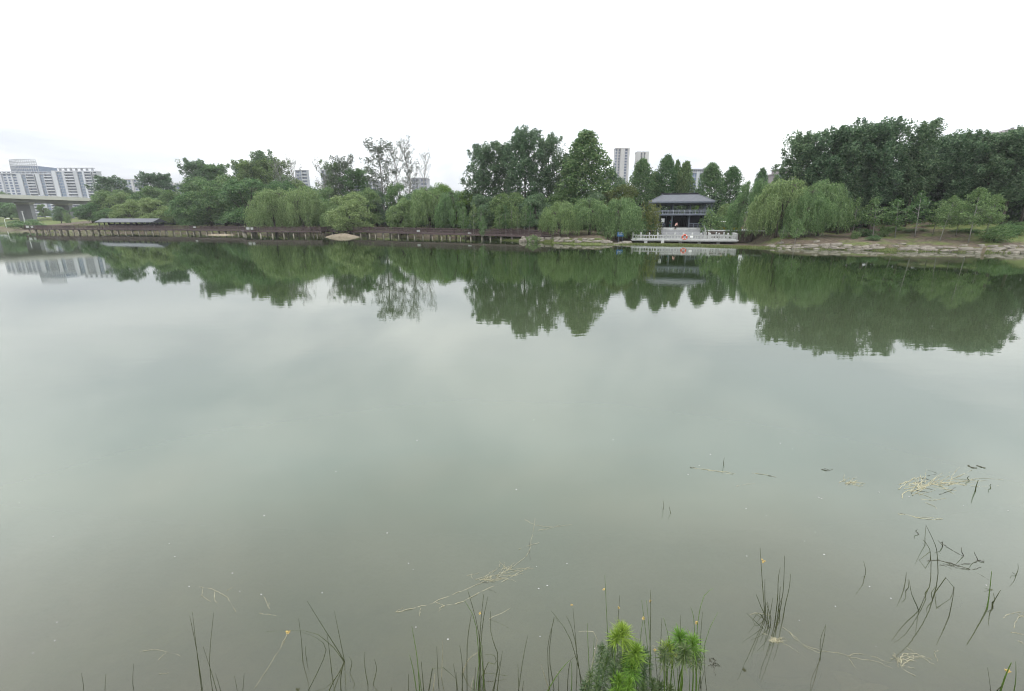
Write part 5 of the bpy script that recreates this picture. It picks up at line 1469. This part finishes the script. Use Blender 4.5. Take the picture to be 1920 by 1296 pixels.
# lime green leafy plants rooted at the near edge
def narrow_leaves(P, D, L, W, m, name, parent, seed):
    """strap leaves in two bent segments"""
    n = len(P); rs = np.random.RandomState(seed)
    D = D / np.linalg.norm(D, axis=1, keepdims=True); S = np.cross(D, (0, 0, 1.0)) + rs.normal(size=(n, 3)) * .25; S /= np.linalg.norm(S, axis=1, keepdims=True)
    vs, fs = [], []
    for i in range(n):
        p, d, s, l, w = P[i], D[i], S[i], L[i], W[i]
        mid = p + d * l * .55; tip = mid + (d + np.array((0, 0, -.35 + rs.uniform(-.2, .25)))) * l * .45
        k = len(vs); vs += [p - s * w * .25, p + s * w * .25, mid + s * w * .5, mid - s * w * .5, tip]; fs += [(k, k + 1, k + 2, k + 3), (k + 3, k + 2, k + 4)]
    return MB().add(vs, fs).build(name, M[m], parent)
def leafy_plant(label, stems, base_py, seed):
    """stems: (top pixel, lean, crown share, leaves, leaf length, leaf material)"""
    rs = np.random.RandomState(seed)
    b0 = np.array(on_water(stems[0][0][0], base_py)); o = thing("leafy_plant", label, "plant", b0)
    for (px, py), bx, y_off, lo, n, ll, m in stems:
        n = int(n * 2.8); ll *= .68
        Y = b0[1] + y_off
        top = np.array(at(px, py, Y)) - b0; base = np.array((at(bx, base_py, Y)[0] - b0[0], y_off, -.15))
        mid = (top + base) / 2 + np.array((rs.normal() * .03, rs.normal() * .03, 0))
        path = curve_pts([base, mid, top], 9)
        st = MB().tube(path, list(np.linspace(.009, .004, 9)), 5).build("stem", M["stem_green"], o)
        path = np.array(path); P = []; D = []; L = []; W = []
        for k in range(n):
            t = lo + (1 - lo) * (k / n) ** .8; f = t * 8; i = min(7, int(f)); p = path[i] + (path[i + 1] - path[i]) * (f - i)
            a = k * 2.4 + rs.uniform(-.3, .3); u = (t - lo) / (1 - lo + 1e-6)
            el = (lerp(.0, 1.15, u ** 1.2) if m == 'L_lime' else lerp(-.1, .9, u ** 1.6)) + rs.uniform(-.45, .45)
            P.append(p); D.append((math.cos(a) * math.cos(el), math.sin(a) * math.cos(el), math.sin(el)))
            L.append(ll * rs.uniform(.7, 1.15) * (1 - .35 * u ** 5)); W.append(rs.uniform(.004, .008))
        narrow_leaves(np.array(P), np.array(D), L, W, m, "foliage", st, seed + int(px))
    return o
leafy_plant("left lime green leafy plant, tallest and brightest of the shoreline plants", [
    ((1166, 1182), 1150, .02, .86, 80, .21, "L_lime"), ((1192, 1218), 1168, -.05, .84, 80, .20, "L_lime"), ((1148, 1200), 1140, .1, .55, 80, .17, "L_dull"), ((1176, 1206), 1155, .15, .5, 90, .17, "L_dull"), ((1156, 1190), 1146, -.02, .88, 40, .17, "L_lime"),
    ((1184, 1246), 1165, -.1, .82, 70, .18, "L_lime"), ((1140, 1232), 1128, .0, .35, 80, .14, "L_dull"), ((1206, 1222), 1186, .1, .5, 80, .17, "L_dull"), ((1160, 1270), 1150, -.2, .6, 80, .16, "L_lime"), ((1194, 1234), 1176, .16, .4, 80, .16, "L_dull"),
    ((1130, 1214), 1120, .2, .45, 70, .14, "L_dull"), ((1180, 1276), 1176, -.25, .6, 80, .15, "L_lime"), ((1152, 1248), 1142, -.1, .3, 90, .14, "L_dull"), ((1172, 1232), 1160, .05, .35, 90, .15, "L_dull")], 1345, 3)
leafy_plant("right lime green leafy plant with bare stems and umbrella like top", [
    ((1274, 1192), 1264, .05, .88, 56, .20, "L_lime"), ((1298, 1202), 1282, .0, .88, 50, .20, "L_lime"), ((1252, 1214), 1256, .1, .88, 46, .18, "L_lime"), ((1284, 1216), 1276, -.06, .82, 60, .17, "L_dull"), ((1288, 1222), 1270, .12, .88, 46, .19, "L_lime"),
    ((1304, 1224), 1294, .08, .8, 50, .15, "L_dull"), ((1262, 1216), 1250, .15, .78, 54, .17, "L_dull"), ((1244, 1218), 1246, .02, .78, 46, .15, "L_dull")], 1345, 7)
leafy_plant("low dull green leafy tuft between the two lime plants at the bottom edge", [
    ((1222, 1276), 1220, 0, .2, 90, .13, "L_dull"), ((1240, 1284), 1236, .08, .2, 80, .13, "L_dull"), ((1206, 1284), 1208, -.06, .2, 80, .13, "L_dull"), ((1258, 1288), 1254, 0, .2, 80, .12, "L_dull")], 1350, 11)
leafy_plant("low dull green leafy tuft left of the lime plants at the bottom edge", [
    ((1108, 1262), 1106, 0, .25, 70, .13, "L_dull"), ((1120, 1276), 1116, -.08, .2, 70, .13, "L_dull"), ((1098, 1282), 1096, .06, .2, 60, .12, "L_dull")], 1350, 13)

# ------------------------------------------------------------------ floating straw and drift
def strand(parent, pix, r=.006, m="straw", z=.001, wig=.012, n=None):
    r *= .55; wig *= .6
    loc = np.array(parent.location)
    pts = [np.array(on_water(*p)) for p in pix]
    n = n or max(4, len(pts) * 4)
    q = curve_pts(pts, n)
    q = [p + np.array((frnd.uniform(-wig, wig), frnd.uniform(-wig, wig), z + frnd.uniform(-.005, .006))) - loc for p in q]
    return MB().tube(q, [r * (1 - .5 * i / len(q)) for i in range(len(q))], 4).build("strand", M[m], parent)
def mat_of(label, base): return thing("floating_straw", label, "floating straw", on_water(*base), 0, "straw drifting on the water")
def tangle(parent, cx, cy, wx, wy, n, ang, r, m="straw", ln=60):
    for k in range(n):
        x = cx + frnd.gauss(0, wx); y = cy + frnd.gauss(0, wy); a = ang + frnd.gauss(0, .5); l = ln * frnd.uniform(.3, 1.0)
        y2 = y + math.sin(a) * l * .5; x2 = x + math.cos(a) * l
        strand(parent, [(x, y), ((x + x2) / 2 + frnd.uniform(-4, 4), (y + y2) / 2 + frnd.uniform(-2, 2)), (x2, y2)], r * frnd.uniform(.6, 1.1), m)
o = mat_of("long yellow floating straw raft left of centre foreground", (930, 1085))
strand(o, [(742, 1148), (760, 1144), (800, 1134), (850, 1114), (900, 1094), (950, 1070), (986, 1044)], .006)
strand(o, [(824, 1141), (832, 1136), (868, 1128), (905, 1108), (940, 1092), (972, 1074), (996, 1062)], .006)
strand(o, [(818, 1131), (832, 1136), (822, 1146)], .004); strand(o, [(742, 1148), (756, 1140), (754, 1150)], .004); strand(o, [(789, 1140), (786, 1156)], .004)
strand(o, [(986, 1044), (993, 1030), (998, 1000), (1004, 972)], .005); strand(o, [(972, 1030), (996, 1022), (1012, 1018)], .004); strand(o, [(984, 974), (1004, 984), (1030, 988), (1072, 984)], .004)
strand(o, [(1010, 994), (1035, 990), (1050, 984)], .004); strand(o, [(992, 1016), (994, 1050)], .005, "straw_dark")
tangle(o, 918, 1086, 14, 4, 24, -.75, .005, "straw", 46); tangle(o, 948, 1070, 10, 4, 12, -.8, .005, "straw", 40); tangle(o, 920, 1090, 14, 5, 5, .5, .004, "straw_dark", 24)
o = mat_of("wide tangled straw raft floating at the right", (1745, 915))
tangle(o, 1712, 916, 12, 6, 26, -.6, .010, "straw", 60); tangle(o, 1760, 908, 26, 6, 22, -.12, .009, "straw", 70); tangle(o, 1722, 912, 14, 7, 8, .3, .008, "straw_dark", 26)
strand(o, [(1690, 934), (1698, 922), (1720, 918), (1745, 905), (1756, 893)], .011); strand(o, [(1740, 882), (1756, 888), (1738, 892)], .010, "straw_dark"); strand(o, [(1734, 942), (1752, 950), (1756, 956)], .006)
strand(o, [(1728, 936), (1750, 938), (1774, 934)], .007); strand(o, [(1760, 928), (1782, 920), (1794, 912)], .007, "straw_dark"); strand(o, [(1764, 905), (1800, 908), (1830, 912), (1872, 911)], .006); strand(o, [(1782, 900), (1840, 897), (1880, 900)], .005)
o = mat_of("thin line of floating twigs right of centre", (1340, 884))
strand(o, [(1294, 877), (1318, 880), (1345, 884), (1374, 890)], .009); strand(o, [(1326, 883), (1352, 884), (1378, 888)], .007); strand(o, [(1294, 877), (1306, 878)], .014, "straw_dark"); strand(o, [(1410, 887), (1432, 890), (1456, 895)], .008); strand(o, [(1440, 892), (1452, 894)], .012, "straw_dark"); strand(o, [(1380, 912), (1400, 908), (1416, 907)], .005)
o = mat_of("small round straw tuft floating between twig line and big raft", (1598, 906))
tangle(o, 1590, 906, 8, 2, 16, -.15, .010, "straw", 26); tangle(o, 1596, 906, 8, 2, 4, .6, .008, "straw_dark", 12)
o = mat_of("short dark double twig floating above the round straw tuft", (1550, 880))
strand(o, [(1540, 880), (1551, 883), (1561, 880)], .016, "straw_dark"); strand(o, [(1546, 879), (1556, 882)], .009, "straw_dark")
o = mat_of("pair of dark leaf blades floating near the right edge", (1830, 876))
strand(o, [(1815, 873), (1822, 877), (1831, 878)], .028, "straw_dark", wig=.004); strand(o, [(1831, 873), (1839, 876), (1847, 878)], .026, "straw_dark", wig=.004)
o = mat_of("straight pale straw floating below the wide raft", (1720, 971))
strand(o, [(1684, 964), (1700, 965), (1720, 971), (1745, 974), (1768, 973)], .009); strand(o, [(1688, 963), (1696, 964)], .014, "straw_dark"); strand(o, [(1712, 970), (1740, 970), (1766, 974)], .006)
o = mat_of("dark twig line floating right of the zigzag reeds", (1790, 1060))
for q in ([(1738, 1052), (1762, 1052), (1800, 1062), (1828, 1072), (1852, 1086)], [(1758, 1050), (1782, 1056), (1792, 1060)], [(1764, 1016), (1776, 1026), (1796, 1038), (1806, 1042)], [(1800, 1058), (1822, 1057), (1834, 1050)], [(1800, 1066), (1820, 1068), (1840, 1064)]): strand(o, q, .007, "straw_dark")
tangle(o, 1772, 1058, 8, 3, 8, .3, .005, "straw_dark", 30)
for a, b in (((1833, 1051), (1826, 1034)), ((1833, 1051), (1844, 1049)), ((1806, 1042), (1802, 1026)), ((1806, 1044), (1798, 1054)), ((1767, 1025), (1768, 1014)), ((1767, 1025), (1758, 1013)), ((1722, 1002), (1720, 993)), ((1722, 1002), (1717, 1009))): reed(o, a, [b], .007, "straw_dark")
o = mat_of("long pale straw trail curving over the submerged sand at lower right", (1600, 1228))
strand(o, [(1404, 1152), (1436, 1151), (1462, 1172), (1488, 1192), (1510, 1210), (1536, 1220), (1570, 1224), (1600, 1234), (1640, 1240), (1672, 1252)], .0045)
strand(o, [(1480, 1184), (1492, 1200), (1512, 1214), (1536, 1224)], .004); strand(o, [(1590, 1230), (1612, 1226), (1640, 1232), (1660, 1240), (1690, 1242)], .004); strand(o, [(1592, 1236), (1604, 1252)], .004)
tangle(o, 1690, 1236, 10, 8, 14, .6, .0045, "straw", 50); strand(o, [(1688, 1246), (1692, 1228), (1708, 1226), (1712, 1234), (1690, 1250), (1716, 1268)], .006); strand(o, [(1700, 1216), (1716, 1224), (1740, 1240), (1752, 1246)], .0035); strand(o, [(1750, 1221), (1764, 1222)], .004); strand(o, [(1752, 1226), (1758, 1242)], .004)
o = mat_of("cream seed plume floating under the dense dark sedge clump", (1465, 1206))
strand(o, [(1428, 1186), (1450, 1196), (1480, 1212), (1498, 1224)], .004)
tangle(o, 1450, 1199, 4, 2, 26, .55, .005, "straw", 22)
o = mat_of("pale straw lying in the water at the right edge", (1905, 1155))
for q in ([(1880, 1158), (1896, 1150), (1920, 1148)], [(1900, 1178), (1904, 1164), (1918, 1152)], [(1894, 1185), (1920, 1190)], [(1905, 1200), (1926, 1210)], [(1908, 1152), (1930, 1160)]): strand(o, q, .006)
o = mat_of("thin pale curled straw at the left below open water", (410, 1110))
for q in ([(374, 1100), (390, 1103), (412, 1111), (428, 1122), (442, 1148)], [(380, 1106), (380, 1118), (396, 1128)], [(402, 1112), (402, 1124), (408, 1132)], [(426, 1108), (438, 1100)]): strand(o, q, .0035)
o = mat_of("faint forked straw in the bottom left", (300, 1220))
for q in ([(262, 1222), (280, 1219), (304, 1219), (340, 1230)], [(296, 1238), (314, 1222)], [(300, 1264), (318, 1262)]): strand(o, q, .003)
o = mat_of("pale broken straw trailing from the yellow seed head", (510, 1230))
for q in ([(538, 1188), (530, 1206), (516, 1230), (500, 1256), (478, 1290)], [(536, 1196), (530, 1210)], [(486, 1150), (520, 1154)], [(496, 1120), (504, 1140)], [(504, 1128), (505, 1142)]): strand(o, q, .004)
o = mat_of("small dead leafy twig drifting right of the lime plants", (1335, 1250))
tangle(o, 1336, 1240, 4, 6, 12, 1.2, .0045, "straw_dark", 16); strand(o, [(1330, 1236), (1338, 1252), (1340, 1266)], .006, "straw_dark")

def fluff():
    rs = np.random.RandomState(4); mb = MB()
    pts = [(100, 1007), (162, 1053), (436, 1075), (450, 1109), (108, 1167), (355, 1100), (604, 1112), (1010, 1104), (1026, 1098), (1290, 890), (1540, 935), (1535, 933), (1437, 967), (1528, 998), (1508, 1015), (1545, 1040), (1630, 1100), (1566, 1137), (1670, 1122), (1890, 958), (1400, 1043), (62, 1225), (780, 1176), (490, 1115), (1648, 923), (1806, 948), (1115, 1216), (630, 884), (968, 918), (300, 905), (782, 826)]
    for k in range(26): pts.append((rs.uniform(20, 1900), 700 + 520 * rs.uniform(0, 1) ** .8))
    for px, py in pts:
        x, y, _ = on_water(px, py); s = rs.uniform(.004, .009) * (1 + .09 * y); n = 7
        vs = [(x, y, s * .5)] + [(x + s * math.cos(6.283 * k / n) * rs.uniform(.7, 1.3), y + s * .8 * math.sin(6.283 * k / n) * rs.uniform(.7, 1.3), .003) for k in range(n)]
        mb.add(vs, [(0, 1 + k, 1 + (k + 1) % n) for k in range(n)])
    tag(mb.build("floating_fluff", M["fluff"]), "white specks of seed fluff scattered over the near water", "fluff", None, "stuff")
fluff()
x, y, _ = on_water(1478, 1240)
ro = link("submerged_rock", STONES[5].copy(), None, (x, y, -.13), (0, .05, .3), (.85, .5, .2))
ro.data.materials.clear(); ro.data.materials.append(M["wall_stone"]); tag(ro, "dark rock under the water below the dense sedge clump", "rock")

x, y, _ = on_water(1620, 1275)
tag(blob('sand_bar', M['sand'], x, y, -.2, .8, .45, .14, 9), 'pale sand bar under the shallow water at lower right', None, None, 'structure')
# ------------------------------------------------------------------ air
hz = MB().box(-1600, 1600, -260, 1560, -4, 120).mesh("haze", M["white"])
hm = bpy.data.materials.new("haze_air"); hm.use_nodes = True; hm.node_tree.nodes.clear()
pv = hm.node_tree.nodes.new("ShaderNodeVolumePrincipled")
pv.inputs["Color"].default_value = (.93, .95, .98, 1); pv.inputs["Density"].default_value = .00018; pv.inputs["Anisotropy"].default_value = .2
ho = hm.node_tree.nodes.new("ShaderNodeOutputMaterial"); hm.node_tree.links.new(pv.outputs[0], ho.inputs["Volume"])
hz.materials.clear(); hz.materials.append(hm)
tag(link("haze", hz), "thin pale summer haze over the lake", "haze", None, "stuff")
